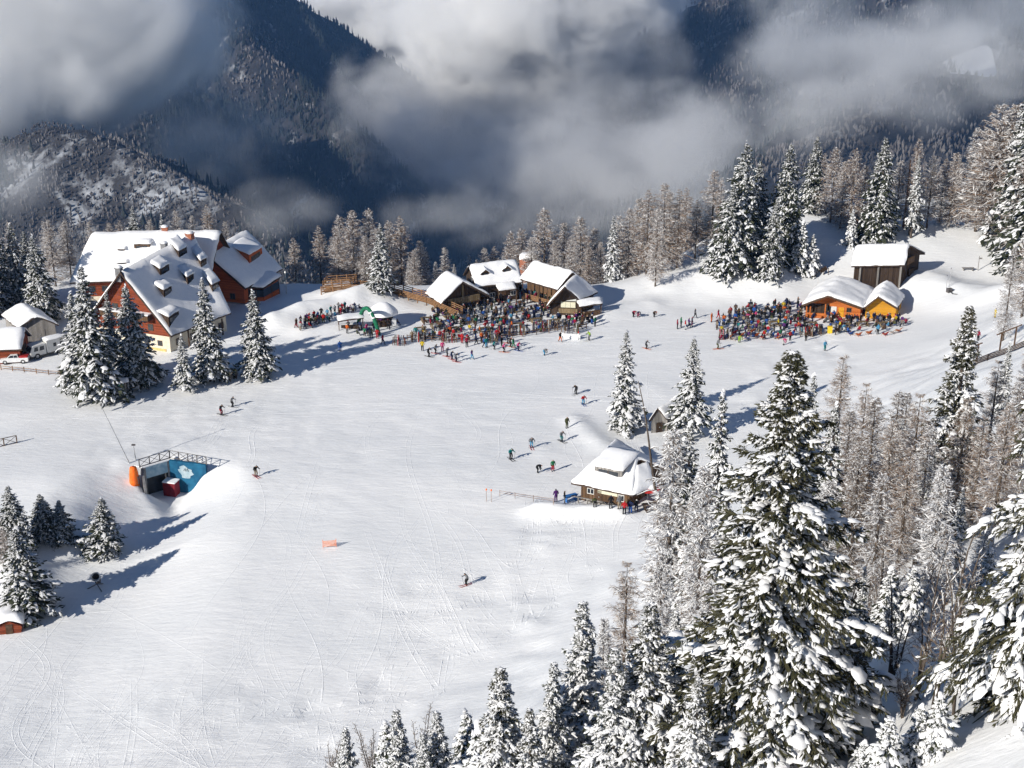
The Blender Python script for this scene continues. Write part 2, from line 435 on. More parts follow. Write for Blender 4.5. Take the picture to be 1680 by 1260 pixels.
def M(x, y):
    z = np.full(np.shape(x), -1350.0); dd = np.full(np.shape(x), 9999.0)
    for pts, k in RIDGES:
        P = [PY(*p) for p in pts]
        for a, b in zip(P[:-1], P[1:]):
            d, t = seg_d(x, y, a, b)
            h = a[2] + (b[2] - a[2]) * t - k * d
            dd = np.where(h > z, d, dd); z = np.maximum(z, h)
    w = sstep(0, 260, dd)
    ridg = 1 - np.abs(2 * fbm(x / 330 + 5, y / 330, 4) - 1)
    z = z + (ridg - .75) * 190 * w + (fbm(x / 90, y / 90, 3) - .5) * (26 + 40 * w)
    return np.minimum(z, 70)
mx = np.arange(-2700, 3200, 20.0); my = np.concatenate([np.arange(440, 1100, 40.0), np.arange(1100, 4300, 20.0), np.arange(4300, 6400, 50.0)])
MX, MY = np.meshgrid(mx, my, indexing='ij')
MZ = M(MX, MY)
MZ = np.where(MY < 470, np.minimum(MZ, -140), MZ)
def mountain_mat():
    m, n, l, p = new_mat("wooded_mountainside")
    p.inputs["Roughness"].default_value = .95; p.inputs["Specular IOR Level"].default_value = .05
    g = n.new("ShaderNodeNewGeometry"); sep = n.new("ShaderNodeSeparateXYZ"); l.new(g.outputs["Normal"], sep.inputs[0])
    mp = n.new("ShaderNodeMapping"); mp.inputs["Scale"].default_value = (.012, .012, .004); l.new(g.outputs["Position"], mp.inputs[0])
    a = n.new("ShaderNodeTexNoise"); a.inputs["Scale"].default_value = 1; a.inputs["Detail"].default_value = 8; a.inputs["Roughness"].default_value = .68; l.new(mp.outputs[0], a.inputs["Vector"])
    cr = n.new("ShaderNodeValToRGB"); e = cr.color_ramp.elements
    e[0].position = .40; e[0].color = (.016, .018, .022, 1); e[1].position = .70; e[1].color = (.45, .47, .5, 1)
    x = e.new(.58); x.color = (.055, .052, .052, 1)
    # the nearer left ridge is open and gullied: more snow lies there
    sp_ = n.new("ShaderNodeSeparateXYZ"); l.new(g.outputs["Position"], sp_.inputs[0])
    r1 = n.new("ShaderNodeMapRange"); r1.inputs[1].default_value = -100; r1.inputs[2].default_value = -330; l.new(sp_.outputs["X"], r1.inputs[0])
    r2 = n.new("ShaderNodeMapRange"); r2.inputs[1].default_value = 2150; r2.inputs[2].default_value = 1900; l.new(sp_.outputs["Y"], r2.inputs[0])
    mu = n.new("ShaderNodeMath"); mu.operation = 'MULTIPLY'; l.new(r1.outputs[0], mu.inputs[0]); l.new(r2.outputs[0], mu.inputs[1])
    ma = n.new("ShaderNodeMath"); ma.operation = 'MULTIPLY_ADD'; ma.inputs[1].default_value = .07; l.new(mu.outputs[0], ma.inputs[0]); l.new(a.outputs["Fac"], ma.inputs[2])
    l.new(ma.outputs[0], cr.inputs[0]); l.new(cr.outputs[0], p.inputs["Base Color"])
    b = n.new("ShaderNodeBump"); b.inputs["Strength"].default_value = 1; b.inputs["Distance"].default_value = 9
    l.new(a.outputs["Fac"], b.inputs["Height"]); l.new(b.outputs[0], p.inputs["Normal"])
    return m
MTN = mountain_mat()
CLEAR = mat("snowy_clearing", (.72, .74, .77), (.82, .83, .85), .01, .8, coord='Object')
mF = grid_faces(len(mx), len(my)); mV = np.stack([MX, MY, MZ], -1).reshape(-1, 3)
clr = PY(1590, 88, 2290)
fc = mV[mF].mean(1)
cmask = (((fc[:, 0] - clr[0]) / 40) ** 2 + ((fc[:, 1] - clr[1] + 20) / 36) ** 2 + (fbm(fc[:, 0] / 60, fc[:, 1] / 60, 2) - .5) * 1.2) < 1
tag(link("mountain_terrain", np_mesh("mountain_terrain", mV, mF, [MTN, CLEAR], True, cmask.astype(int))), "steep wooded mountains across the valley", kind="structure")

# woods on the far slopes: far too many trees to count, one mass per kind
def merge(tv, tf, pos, sx, sz, rot, tilt=None):
    n = len(pos); c, s = np.cos(rot)[:, None], np.sin(rot)[:, None]
    X = tv[None, :, 0] * sx[:, None]; Y = tv[None, :, 1] * sx[:, None]; Z = tv[None, :, 2] * sz[:, None]
    V = np.stack([X * c - Y * s, X * s + Y * c, Z], -1) + pos[:, None, :]
    F = (tf[None] + (np.arange(n) * len(tv))[:, None, None]).reshape(-1, tf.shape[1])
    return V.reshape(-1, 3), F
rs = np.random.RandomState(11)
N = 125000
yy = np.sqrt(rs.rand(N) * (4500 ** 2 - 1350 ** 2) + 1350 ** 2); xx = (rs.rand(N) * 2 - 1) * .44 * yy
zz = M(xx, yy); e_ = 12.0
nx_ = -(M(xx + e_, yy) - M(xx - e_, yy)) / (2 * e_); ny_ = -(M(xx, yy + e_) - M(xx, yy - e_)) / (2 * e_)
face = (-xx * nx_ - yy * ny_ + (CAMH - zz))         # keep what turns towards the valley side in view
kind_n = fbm(xx / 260 + 2, yy / 260 + 7, 3)
gap = fbm(xx / 75, yy / 75, 2)
incl = ((xx - clr[0]) / 40) ** 2 + ((yy - clr[1] + 20) / 36) ** 2
dens = np.where(yy < 2050, .9, .95)
leftsnow = sstep(-150, -350, xx) * sstep(2000, 1850, yy)      # gullied, open slope of the nearer left ridge
near_l = sstep(-150, -300, xx) * sstep(2050, 1900, yy)
keep = (face > -40) & (incl > 1.1) & (gap + rs.rand(N) * .45 > .34 + .30 * leftsnow) & (rs.rand(N) < dens)
lowf = sstep(-620, -350, zz)
con = keep & (kind_n + rs.rand(N) * .25 - .1 * lowf > .50 + .12 * leftsnow)
bro = keep & ~con
cone = []; cf = []
for k, (r, z) in enumerate([(1, .08), (.62, .45)]):
    for j in range(4):
        t = j * 2 * math.pi / 4 + k; cone.append((r * math.cos(t), r * math.sin(t), z))
cone += [(0, 0, .62), (0, 0, 1.0)]
for j in range(4):
    cf += [(j, (j + 1) % 4, 8), (4 + j, 4 + (j + 1) % 4, 9)]
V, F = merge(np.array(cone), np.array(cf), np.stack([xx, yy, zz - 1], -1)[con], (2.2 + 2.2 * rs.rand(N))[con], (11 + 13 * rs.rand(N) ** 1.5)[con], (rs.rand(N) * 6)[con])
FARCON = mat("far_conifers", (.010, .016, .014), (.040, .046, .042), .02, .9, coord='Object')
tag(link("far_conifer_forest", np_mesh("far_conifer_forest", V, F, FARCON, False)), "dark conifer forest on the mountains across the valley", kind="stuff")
bv = np.array([(0, 0, 0), (.75, 0, .55), (0, .75, .6), (-.75, 0, .5), (0, -.75, .62), (.15, .1, 1)]); bf = np.array([(0, 2, 1), (0, 3, 2), (0, 4, 3), (0, 1, 4), (1, 2, 5), (2, 3, 5), (3, 4, 5), (4, 1, 5)])
n2 = 16000; x2 = rs.uniform(-950, -120, n2); y2 = rs.uniform(1380, 2050, n2); g2 = (fbm(x2 / 60 + 4, y2 / 60, 3) + .3 * rs.rand(n2) > .52); x2, y2 = x2[g2], y2[g2]
Vs_, Fs_ = merge(bv, bf, np.stack([x2, y2, M(x2, y2) - .6], -1), 1.3 + 1.3 * rs.rand(len(x2)), 3.5 + 4.5 * rs.rand(len(x2)), rs.rand(len(x2)) * 6)
V, F = merge(bv, bf, np.stack([xx, yy, zz - 1], -1)[bro], ((2.0 + 2.0 * rs.rand(N)) * (1 - .3 * near_l))[bro], ((7 + 8 * rs.rand(N)) * (1 - .4 * near_l))[bro], (rs.rand(N) * 6)[bro])
V, F = np.concatenate([V, Vs_]), np.concatenate([F, Fs_ + len(V)])
FARBRO = mat("far_bare_woods", (.055, .047, .043), (.20, .185, .18), .025, .95, coord='Object')
tag(link("far_bare_forest", np_mesh("far_bare_forest", V, F, FARBRO, False)), "leafless frosted woods on the mountains across the valley", kind="stuff")

# ================================================================== clouds hanging in the valley
def cloud_mat(name, dens, scale, soft, amp, aniso):
    m = bpy.data.materials.new(name); m.use_nodes = True; n = m.node_tree.nodes; l = m.node_tree.links
    n.remove(n["Principled BSDF"]); out = n["Material Output"]
    tc = n.new("ShaderNodeTexCoord"); g = n.new("ShaderNodeNewGeometry")
    ln = n.new("ShaderNodeVectorMath"); ln.operation = 'LENGTH'; l.new(tc.outputs["Object"], ln.inputs[0])
    mp = n.new("ShaderNodeMapping"); mp.inputs["Scale"].default_value = (scale, scale, scale * 1.25); l.new(g.outputs["Position"], mp.inputs[0])
    nz = n.new("ShaderNodeTexNoise"); nz.inputs["Scale"].default_value = 1; nz.inputs["Detail"].default_value = 5; nz.inputs["Roughness"].default_value = .6; nz.inputs["Distortion"].default_value = .35; l.new(mp.outputs[0], nz.inputs["Vector"])
    a = n.new("ShaderNodeMath"); a.operation = 'MULTIPLY_ADD'; a.inputs[1].default_value = amp; l.new(nz.outputs["Fac"], a.inputs[0])
    iv = n.new("ShaderNodeMath"); iv.operation = 'SUBTRACT'; iv.inputs[0].default_value = 1 - amp * .55; l.new(ln.outputs["Value"], iv.inputs[1])
    l.new(iv.outputs[0], a.inputs[2])
    fa = n.new("ShaderNodeMapRange"); fa.interpolation_type = 'SMOOTHSTEP'; fa.inputs[1].default_value = 0; fa.inputs[2].default_value = soft; fa.inputs[3].default_value = 0; fa.inputs[4].default_value = dens
    l.new(a.outputs[0], fa.inputs[0])
    ed = n.new("ShaderNodeMapRange"); ed.inputs[1].default_value = 1.0; ed.inputs[2].default_value = .82; l.new(ln.outputs["Value"], ed.inputs[0])
    mu = n.new("ShaderNodeMath"); mu.operation = 'MULTIPLY'; l.new(fa.outputs[0], mu.inputs[0]); l.new(ed.outputs[0], mu.inputs[1])
    vs = n.new("ShaderNodeVolumeScatter"); vs.inputs["Color"].default_value = (.985, .988, .992, 1); vs.inputs["Anisotropy"].default_value = aniso
    l.new(mu.outputs[0], vs.inputs["Density"]); l.new(vs.outputs[0], out.inputs["Volume"])
    m.cycles.volume_step_rate = .7
    return m
CL_THICK = cloud_mat("cloud_thick", .035, 1 / 150, .45, 1.9, .0)
CL_MID = cloud_mat("cloud_grey", .0052, 1 / 125, .6, 2.4, .2)
CL_THIN = cloud_mat("cloud_wisp", .0042, 1 / 95, .7, 2.6, .0)
CL_BANK = cloud_mat("cloud_bank", .060, 1 / 230, .6, 1.2, -.42)
CLOUDS = [  # px, py, distance, half width px, half height px, depth m, material
    (90, 20, 2200, 310, 195, 300, CL_BANK), (-10, 140, 2050, 240, 105, 220, CL_BANK), (-40, 170, 2150, 200, 95, 260, CL_MID), (275, 95, 2350, 110, 140, 220, CL_THIN), (360, 225, 2200, 150, 95, 200, CL_THIN),
    (640, 10, 4500, 230, 120, 420, CL_THICK), (850, 30, 4350, 290, 165, 450, CL_THICK), (970, 80, 2950, 170, 150, 300, CL_MID), (930, -10, 2980, 200, 120, 300, CL_THICK), (810, 50, 3050, 190, 130, 280, CL_THICK),
    (760, 190, 3000, 210, 130, 330, CL_MID), (680, 235, 2750, 120, 90, 200, CL_THIN), (850, 290, 2500, 210, 120, 280, CL_THIN), (1010, 250, 2450, 230, 120, 280, CL_MID), (1140, 230, 2350, 150, 100, 230, CL_MID), (1050, 335, 2250, 200, 80, 220, CL_THIN),
    (1310, 55, 2450, 120, 100, 200, CL_MID), (1370, 110, 2250, 210, 85, 200, CL_MID), (1540, 75, 2150, 190, 65, 180, CL_MID), (1640, 30, 2100, 140, 80, 180, CL_MID), (1290, 190, 2050, 190, 65, 160, CL_THIN), (1480, 160, 1980, 210, 65, 150, CL_MID), (1650, 130, 1950, 110, 70, 140, CL_THIN),
    (20, 300, 1500, 80, 90, 130, CL_THIN), (1590, 75, 2020, 130, 60, 130, CL_THIN), (455, 345, 1600, 120, 45, 120, CL_THIN), (1130, 300, 1900, 120, 80, 150, CL_THIN), (620, 165, 2900, 100, 100, 170, CL_THIN), (560, 30, 4300, 140, 85, 260, CL_MID), (740, 350, 1900, 130, 45, 130, CL_THIN),
]
def ico(name, m):
    bm = bmesh.new(); bmesh.ops.create_icosphere(bm, subdivisions=2, radius=1.06); me = bpy.data.meshes.new(name); bm.to_mesh(me); bm.free(); me.materials.append(m); return me
_cm = {}
for px, py, Y, rx, ry, dp, m in CLOUDS:
    p = PY(px, py, Y); k = Y / FPX * 1.08
    if m.name not in _cm: _cm[m.name] = ico("cloud", m)
    o = link("cloud", _cm[m.name]); o.location = p; o.scale = (rx * k, dp, ry * k * 1.05)
    tag(o, "grey white cloud bank drifting in the valley", kind="stuff")

def haze_box():
    mb = MB(); mb.box((0, 3000, -690), (7000, 6900, 1640)); m = bpy.data.materials.new("haze"); m.use_nodes = True
    n = m.node_tree.nodes; n.remove(n["Principled BSDF"]); v = n.new("ShaderNodeVolumePrincipled")
    v.inputs["Color"].default_value = (.24, .5, 1, 1); v.inputs["Density"].default_value = 4.5e-5; v.inputs["Anisotropy"].default_value = 0
    m.node_tree.links.new(v.outputs[0], n["Material Output"].inputs["Volume"])
    o = mb.build("haze", m); tag(o, "thin blue mountain air", kind="stuff")
HAZE = True
if HAZE: haze_box()
# ================================================================== buildings
V3 = lambda p: np.asarray(p, float)
def lerp(a, b, t): return V3(a) * (1 - t) + V3(b) * t
def snow_sheet(P, name, parent, thick=.45, nu=24, nv=9, ridge_round=.25, seed=0, mat_=None):
    """P(u,v)->point on the roof; u,v in 0..1. Closed slab of settled snow with rounded, slightly uneven rim."""
    us = np.linspace(0, 1, nu); vs = np.linspace(0, 1, nv); V = []
    for u in us:
        for v in vs:
            p = V3(P(u, v)); eu = min(u, 1 - u) * nu / 1.2; ev = min(v, 1 - v) * nv / 1.2
            e = min(1, eu) * min(1, ev) * .55 + .45
            w = vnoise(p[0] * .7 + seed, p[1] * .7 + p[2] * .5) - .5; w2 = vnoise(p[0] * 2.3 + seed, p[1] * 2.3 + p[2]) - .5
            p[2] += thick * (e + .6 * float(w) + .25 * float(w2)); V.append(p)
    top = len(V)
    ring = [(i, 0) for i in range(nu)] + [(nu - 1, j) for j in range(1, nv)] + [(i, nv - 1) for i in range(nu - 2, -1, -1)] + [(0, j) for j in range(nv - 2, 0, -1)]
    for i, j in ring:
        p = V3(P(us[i], vs[j])); p[2] += .02; w = float(vnoise(p[0] * 1.7 + 3, p[1] * 1.7 + p[2])) - .5
        c = V3(P(.5, .5)); dxy = (p - c); dxy[2] = 0; dn = np.linalg.norm(dxy) + 1e-6
        V.append(p + dxy / dn * .34 * w)
    F = grid_faces(nu, nv).tolist(); m = len(ring)
    for k in range(m):
        a = ring[k][0] * nv + ring[k][1]; b = ring[(k + 1) % m][0] * nv + ring[(k + 1) % m][1]
        F.append([a, b, top + (k + 1) % m, top + k])
    mb = MB(); mb.v = [tuple(map(float, p)) for p in V]; mb.f = F; mb.m = [0] * len(F)
    return mb.build(name, mat_ or ROOFSNOW, parent, smooth=True)

class House:
    """gabled building from its six roof corners: ridge A (end 0) and B (end 1), eaves RA,RB and LA,LB"""
    def __init__(s, name, label, A, B, RA, RB, LA=None, LB=None, zg=None, wall=BROWNWOOD, inset=.13, verge=.5, snow=.45, roof=RAFTER, base=None, base_h=0, cat="building", wall_on=True, nu=26):
        s.A, s.B, s.RA, s.RB = map(V3, (A, B, RA, RB))
        mir = lambda r, e: np.array([2 * r[0] - e[0], 2 * r[1] - e[1], e[2]])
        s.LA = V3(LA) if LA is not None else mir(s.A, s.RA); s.LB = V3(LB) if LB is not None else mir(s.B, s.RB)
        c = (s.RA + s.RB + s.LA + s.LB) / 4
        if zg is None: zg = min(Tz(*p[:2]) for p in (s.RA, s.RB, s.LA, s.LB, c))
        s.zg = zg; s.o = empty(name, (0, 0, 0), label, cat); s.inset = inset; s.name = name
        L = np.linalg.norm((s.B - s.A)[:2]); s.vf = verge / L; s.L = L
        th = np.array([0, 0, .22])
        r = MB(); k_ = 9
        for e0, e1, fl in ((s.RA, s.RB, 0), (s.LA, s.LB, 1)):
            for dz in (0, 1):
                i = len(r.v)
                for a in range(k_):
                    for b in range(4):
                        p = lerp(lerp(s.A, s.B, a / (k_ - 1)), lerp(e0, e1, a / (k_ - 1)), b / 3) - th * dz; r.v.append(tuple(map(float, p)))
                for q in grid_faces(k_, 4).tolist(): r.f.append([i + x for x in q]); r.m.append(0)
            for a, b in ((e0, e1), (e1, s.B), (s.A, e0)): r.poly([a, b, b - th, a - th])
        s.roof = r.build("roof", roof, s.o)
        if snow:
            def P(u, v):
                a = abs(v - .5) * 2; e0, e1 = (s.RA, s.RB) if v > .5 else (s.LA, s.LB)
                p = lerp(lerp(s.A, s.B, u), lerp(e0, e1, u), a)
                return p - np.array([0, 0, .22 * math.exp(-(a / .16) ** 2)])
            snow_sheet(P, "roof_snow", s.o, snow, nu, 19, seed=len(name))
        if wall_on:
            if base_h:
                s._walls("plinth", base or PLASTER, zg - .6, zg + base_h, .02)
                s._walls("wall", wall, zg + base_h, None, 0)
            else: s._walls("wall", wall, zg - .6, None, 0)
    def foot(s, side, u, extra=0):
        """plan point and underside height at the wall line: side -1 left, 0 ridge, 1 right; u 0..1 along the ridge"""
        e0, e1 = (s.RA, s.RB) if side > 0 else (s.LA, s.LB)
        r = lerp(s.A, s.B, u); e = lerp(e0, e1, u); k = (1 - s.inset + extra * .02) if side else 0
        p = lerp(r, e, k); p[2] -= .24
        return p
    def _walls(s, nm, m, z0, z1, proud):
        u0, u1 = s.vf - proud / s.L, 1 - s.vf + proud / s.L; mb = MB()
        def at(side, u, z=None):
            p = s.foot(side, u, proud * 2); return np.array([p[0], p[1], p[2] if z is None else z])
        if z1 is None:
            t = [at(-1, u0), at(0, u0), at(1, u0)]; tt = [at(-1, u1), at(0, u1), at(1, u1)]
            b = [at(-1, u0, z0), at(1, u0, z0)]; bb = [at(-1, u1, z0), at(1, u1, z0)]
            mb.poly([b[0], b[1], t[2], t[1], t[0]]); mb.poly([bb[0], bb[1], tt[2], tt[1], tt[0]][::-1])
            mb.poly([b[1], bb[1], tt[2], t[2]]); mb.poly([b[0], bb[0], tt[0], t[0]][::-1])
        else:
            q = [at(-1, u0, z0), at(1, u0, z0), at(1, u1, z0), at(-1, u1, z0)]
            mb.prism(q, (0, 0, z1 - z0))
        o = mb.build(nm, m, s.o); s.wall = o; return o
    def frame(s, wall, t, h, off=.0):
        """point on a wall + outward/along vectors. wall: 'g0','g1' gables (t -1..1 left..right), 'R','L' long sides (t 0..1)"""
        if wall in ('g0', 'g1'):
            u = s.vf if wall == 'g0' else 1 - s.vf
            a = s.foot(-1, u); b = s.foot(1, u); p = lerp(a, b, (t + 1) / 2); out = (s.A - s.B) if wall == 'g0' else (s.B - s.A); al = b - a
        else:
            sd = 1 if wall == 'R' else -1
            a = s.foot(sd, s.vf); b = s.foot(sd, 1 - s.vf); p = lerp(a, b, t); al = b - a
            r = lerp(s.A, s.B, t); out = p - r
        al = al.copy(); al[2] = 0; al /= np.linalg.norm(al); n = np.array([al[1], -al[0], 0])
        if n @ out < 0: n = -n
        p = np.array([p[0], p[1], s.zg + h]) + n * off
        return p, al, n
    def panel(s, nm, wall, t, h, w, hh, m, depth=.08, off=.0, parent=None, label=None):
        p, al, n = s.frame(wall, t, h, off); mb = MB()
        q = [p - al * w / 2, p + al * w / 2, p + al * w / 2 + [0, 0, hh], p - al * w / 2 + [0, 0, hh]]
        mb.prism([x - n * .1 for x in q], n * (depth + .1)); o = mb.build(nm, m, parent or s.o)
        if label: o["label"] = label
        return o
    def window(s, wall, t, h, w=1.0, hh=1.1, fm=FRAMEW, shutters=None):
        f = s.panel("window", wall, t, h, w, hh, fm, .05)
        for k in (-1, 1):
            p, al, n = s.frame(wall, t, h + .1, .051); c = p + al * k * w * .235; ww = w * .38
            q = [c - al * ww / 2, c + al * ww / 2, c + al * ww / 2 + [0, 0, hh - .2], c - al * ww / 2 + [0, 0, hh - .2]]
            mb = MB(); mb.prism(q, n * .012); mb.build("pane", GLASS, f)
        return f
    def door(s, wall, t, w=1.0, hh=2.0, m=FRAMED, h=0.0):
        d = s.panel("door", wall, t, h, w, hh, m, .06); s_ = s.panel("handle", wall, t + .02, h + 1, .08, .12, METAL, .14, parent=d); return d
    def on_roof(s, side, u, v):
        e0, e1 = (s.RA, s.RB) if side > 0 else (s.LA, s.LB)
        return lerp(lerp(s.A, s.B, u), lerp(e0, e1, u), v)
    def dormer(s, side, u, v, w, hd, wallm, gable=False, snow=.3, back=None):
        """v: where the dormer front stands between ridge (0) and eave (1)"""
        f = s.on_roof(side, u, v); al = s.B - s.A; al[2] = 0; al /= np.linalg.norm(al)
        e = s.on_roof(side, u, 1) - s.on_roof(side, u, 0); run = np.linalg.norm(e[:2]); n = np.array([e[0], e[1], 0]) / run; sl = -e[2] / run
        rise = .2                                   # fall of the dormer roof towards its front
        dpt = hd / (sl - rise) if not gable else hd / sl
        a, b = f - al * w / 2, f + al * w / 2; up = np.array([0, 0, hd])
        mb = MB(); d = np.array([0, 0, .35])
        tb = np.array([0, 0, hd + rise * dpt]) - n * dpt
        if not gable:
            mb.poly([a - d, b - d, b + up, a + up]); mb.poly([a - d, a + up, a + tb]); mb.poly([b - d, b + tb, b + up]); mb.poly([a + up, b + up, b + tb, a + tb])
            o = mb.build("dormer", wallm, s.o)
            ov = .28
            c = [a + up - al * ov + n * ov, b + up + al * ov + n * ov, b + tb + al * ov - n * .4 + [0, 0, .1], a + tb - al * ov - n * .4 + [0, 0, .1]]
            snow_sheet(lambda x, y: lerp(lerp(c[0], c[1], x), lerp(c[3], c[2], x), y), "dormer_snow", o, snow, 8, 7, seed=u * 9)
            wh, wz = hd * .6, .12
        else:
            gp = np.array([0, 0, w * .42])
            m_ = (a + b) / 2 + up * .7; bk = dpt * .7
            at_, bt_ = a + up * .7, b + up * .7
            mb.poly([a - d, b - d, bt_, m_ + gp, at_]); mb.poly([a - d, at_, at_ - n * bk]); mb.poly([b - d, bt_ - n * bk, bt_])
            bk2 = (hd * .7 + w * .42) / sl
            o = mb.build("dormer", wallm, s.o)
            for sd, e_ in ((-1, at_), (1, bt_)):
                e2 = e_ + al * sd * .3 - [0, 0, .2]
                c = [e2 + n * .3, m_ + gp + n * .3, m_ + gp - n * bk2, e2 - n * bk * .8]
                snow_sheet(lambda x, y: lerp(lerp(c[0], c[1], x), lerp(c[3], c[2], x), y), "dormer_snow", o, snow, 7, 7, seed=u * 9 + sd)
            wh, wz = hd * .6, .1
        c0 = f + [0, 0, wz] + n * .01
        q = [c0 - al * w * .36, c0 + al * w * .36, c0 + al * w * .36 + [0, 0, wh], c0 - al * w * .36 + [0, 0, wh]]
        mb = MB(); mb.prism([x - n * .05 for x in q], n * .07); mb.build("dormer_window", GLASS, o)
        mb = MB(); mb.prism([c0 - al * .04 - n * .05, c0 + al * .04 - n * .05, c0 + al * .04 + [0, 0, wh] - n * .05, c0 - al * .04 + [0, 0, wh] - n * .05], n * .09); mb.build("mullion", FRAMED, o)
        return o
    def chimney(s, side, u, v, w=.8, h=1.4, m=BRICK):
        p = s.on_roof(side, u, v); mb = MB(); rz = math.atan2((s.B - s.A)[1], (s.B - s.A)[0])
        mb.box((p[0], p[1], p[2] + h / 2 - .5), (w, w, h + 1), rz); mb.box((p[0], p[1], p[2] + h + .06), (w + .2, w + .2, .12), rz); o = mb.build("chimney", m, s.o)
        c = MB(); c.lathe([(w * .62, 0), (w * .6, .18), (w * .35, .32), (.01, .36)], 10, (p[0], p[1], p[2] + h + .12)); c.build("chimney_snow", ROOFSNOW, o, True)
    def post(s, p, h, r=.11, m=FRAMED):
        mb = MB(); mb.box((p[0], p[1], p[2] + h / 2), (r * 2, r * 2, h)); return mb.build("post", m, s.o)
    def barge(s, m=RAFTER, ends=(0, 1)):
        for e in ends:
            A_, Rr, Ll = (s.A, s.RA, s.LA) if e == 0 else (s.B, s.RB, s.LB); n = (s.A - s.B) if e == 0 else (s.B - s.A); n = n.copy(); n[2] = 0; n /= np.linalg.norm(n)
            for q in (Rr, Ll):
                mb = MB(); dn = np.array([0, 0, .34]); mb.prism([A_ - dn + n * .01, q - dn + n * .01, q - [0, 0, .04] + n * .01, A_ - [0, 0, .04] + n * .01], n * .07); mb.build("bargeboard", m, s.o)
    def icicles(s, side, n=18, seed=1):
        rr = random.Random(seed); mb = MB()
        for k in range(n):
            p = s.on_roof(side, rr.uniform(.03, .97), 1.0); l_ = rr.uniform(.2, .6); mb.tube([p - [0, 0, .2], p - [0, 0, .2 + l_]], [.035, .004], 5)
        mb.build("icicles", ROOFSNOW, s.o)["kind"] = "stuff"

# ---- big lodge, cross wing running towards the camera, main wing behind it
hr = 12.7
lodge = House("mountain_lodge", "big red timber lodge with steep snowy roof and rows of dormers", U(197, 446, hr), U(317, 383, hr), U(281, 551, 3.0), U(379, 513, 3.6), zg=-.1, wall=REDWOOD, base=PLASTER, base_h=2.7, snow=.42, inset=.1, verge=.9, nu=34)
lodge.barge(ends=(0,))
for u, v, w in ((.42, .29, 2.6), (.74, .20, 2.4), (.30, .54, 2.2), (.66, .52, 1.9), (.93, .42, 1.7), (.16, .86, 2.9), (.93, .72, 1.9)):
    lodge.dormer(1, u, v, w * 1.12, 1.6, DARKWOOD, snow=.4)
for u in (.03, .62): lodge.chimney(-1, u, .08, .9, 1.1, CONCRETE)
lodge.chimney(1, .93, .04, 1.1, .9, BRICK)
for t, h, w in ((-.55, 3.3, 1.1), (-.2, 3.3, 1.1), (.2, 3.3, 1.1), (.55, 3.3, 1.0), (-.3, 6.0, 1.1), (.1, 6.0, 1.1), (0, 8.6, 1.1)): lodge.window('g0', t, h, w, 1.15, FRAMED)
for t in (-.7, -.35, .05, .42, .75): lodge.window('g0', t, .95, .9, .9, FRAMED)
lodge.panel("balcony", 'g0', 0, 5.2, 9.0, .9, BROWNWOOD, 1.1)
lodge.panel("balcony_snow", 'g0', 0, 6.1, 9.1, .2, ROOFSNOW, 1.15)
lodge.panel("plinth_band", 'g0', 0, .0, 13.2, .5, OCHRE, .12)
for t in (.15, .4, .65, .9): lodge.window('R', t, .9, 1.2, 1.1, FRAMED)
for t in (.25, .55, .85):
    p, al, n = lodge.frame('R', t, 0, 1.0); lodge.post(p, 3.0)
wing = House("lodge_main_wing", "long main wing of the lodge under a broad sunlit snow roof", U(150, 383, 12.3), U(362, 379, 12.3), U(114, 464, 5.6), U(345, 455, 5.6), zg=0, wall=REDWOOD, base=PLASTER, base_h=2.8, snow=.5, inset=.12, verge=.9, nu=34)
wing.dormer(1, .44, .38, 2.6, 1.2, BROWNWOOD, snow=.4); wing.dormer(1, .29, .43, 1.1, .8, BROWNWOOD, snow=.2); wing.dormer(1, .33, .70, 1.6, .7, BROWNWOOD, snow=.25)
for t in (.1, .2, .3, .4):
    wing.window('R', t, .9, 1.1, 1.1, FRAMED); wing.window('R', t, 3.6, 1.1, 1.1, FRAMED)
wing.chimney(-1, .56, .06, 1.0, 1.1, BRICK)
# ---- red chalet
ch = House("red_chalet", "red timber chalet with grey snowy roof and wide dormer beside the lodge", U(338, 416, 9), U(405, 377, 9), U(403, 473, 3.5), U(463, 441, 3.5), zg=0, wall=ORANGEWOOD if False else wood("brick_red_timber", (.36, .075, .022), (.52, .125, .04), vertical=False), snow=.42, inset=.1, verge=.7, base=CONCRETE, base_h=.5)
ch.barge(ends=(0,))
ch.dormer(1, .66, .62, 5.2, 1.9, wood("brick_red_timber", (.36, .075, .022), (.52, .125, .04)), snow=.45)
for t in (-.35, -.1, .2): ch.window('g0', t, 3.4, .9, 1.1, FRAMED)
ch.window('g0', .3, 1.0, 1.0, 1.1, FRAMED); ch.window('g0', .65, 1.0, 1.0, 1.1, FRAMED)
# porch with hipped snow roof, standing on the camera-side corner of the chalet
pa, pb = U(403, 470, 3.3), U(432, 472, 2.9); pc, pd = U(461, 453, 3.2), U(416, 432, 5.0)
porch = MB(); porch.poly([pa, pb, pc, pd]); porch.prism([pa - [0, 0, .25], pb - [0, 0, .25], pc - [0, 0, .25], pd - [0, 0, .25]], (0, 0, .2)); po = porch.build("porch_roof", RAFTER, ch.o)
snow_sheet(lambda u, v: lerp(lerp(pa, pb, u), lerp(pd, pc, u), v), "porch_snow", po, .4, 9, 9, seed=4)
mid = (pa + pb + pc) / 3
w = MB(); wq = [lerp(p, mid, .14) for p in (pa, pb, pc)]; w.prism([np.array([p[0], p[1], -.4]) for p in wq], (0, 0, 1.5)); w.build("porch_wall", wood("brick_red_timber", (.36, .075, .022), (.52, .125, .04)), ch.o)
for k in range(5):
    p = lerp(wq[0], wq[1], k / 4) if k < 3 else lerp(wq[1], wq[2], (k - 2) / 2); ch.post(np.array([p[0], p[1], 0]), 3.0, .07)
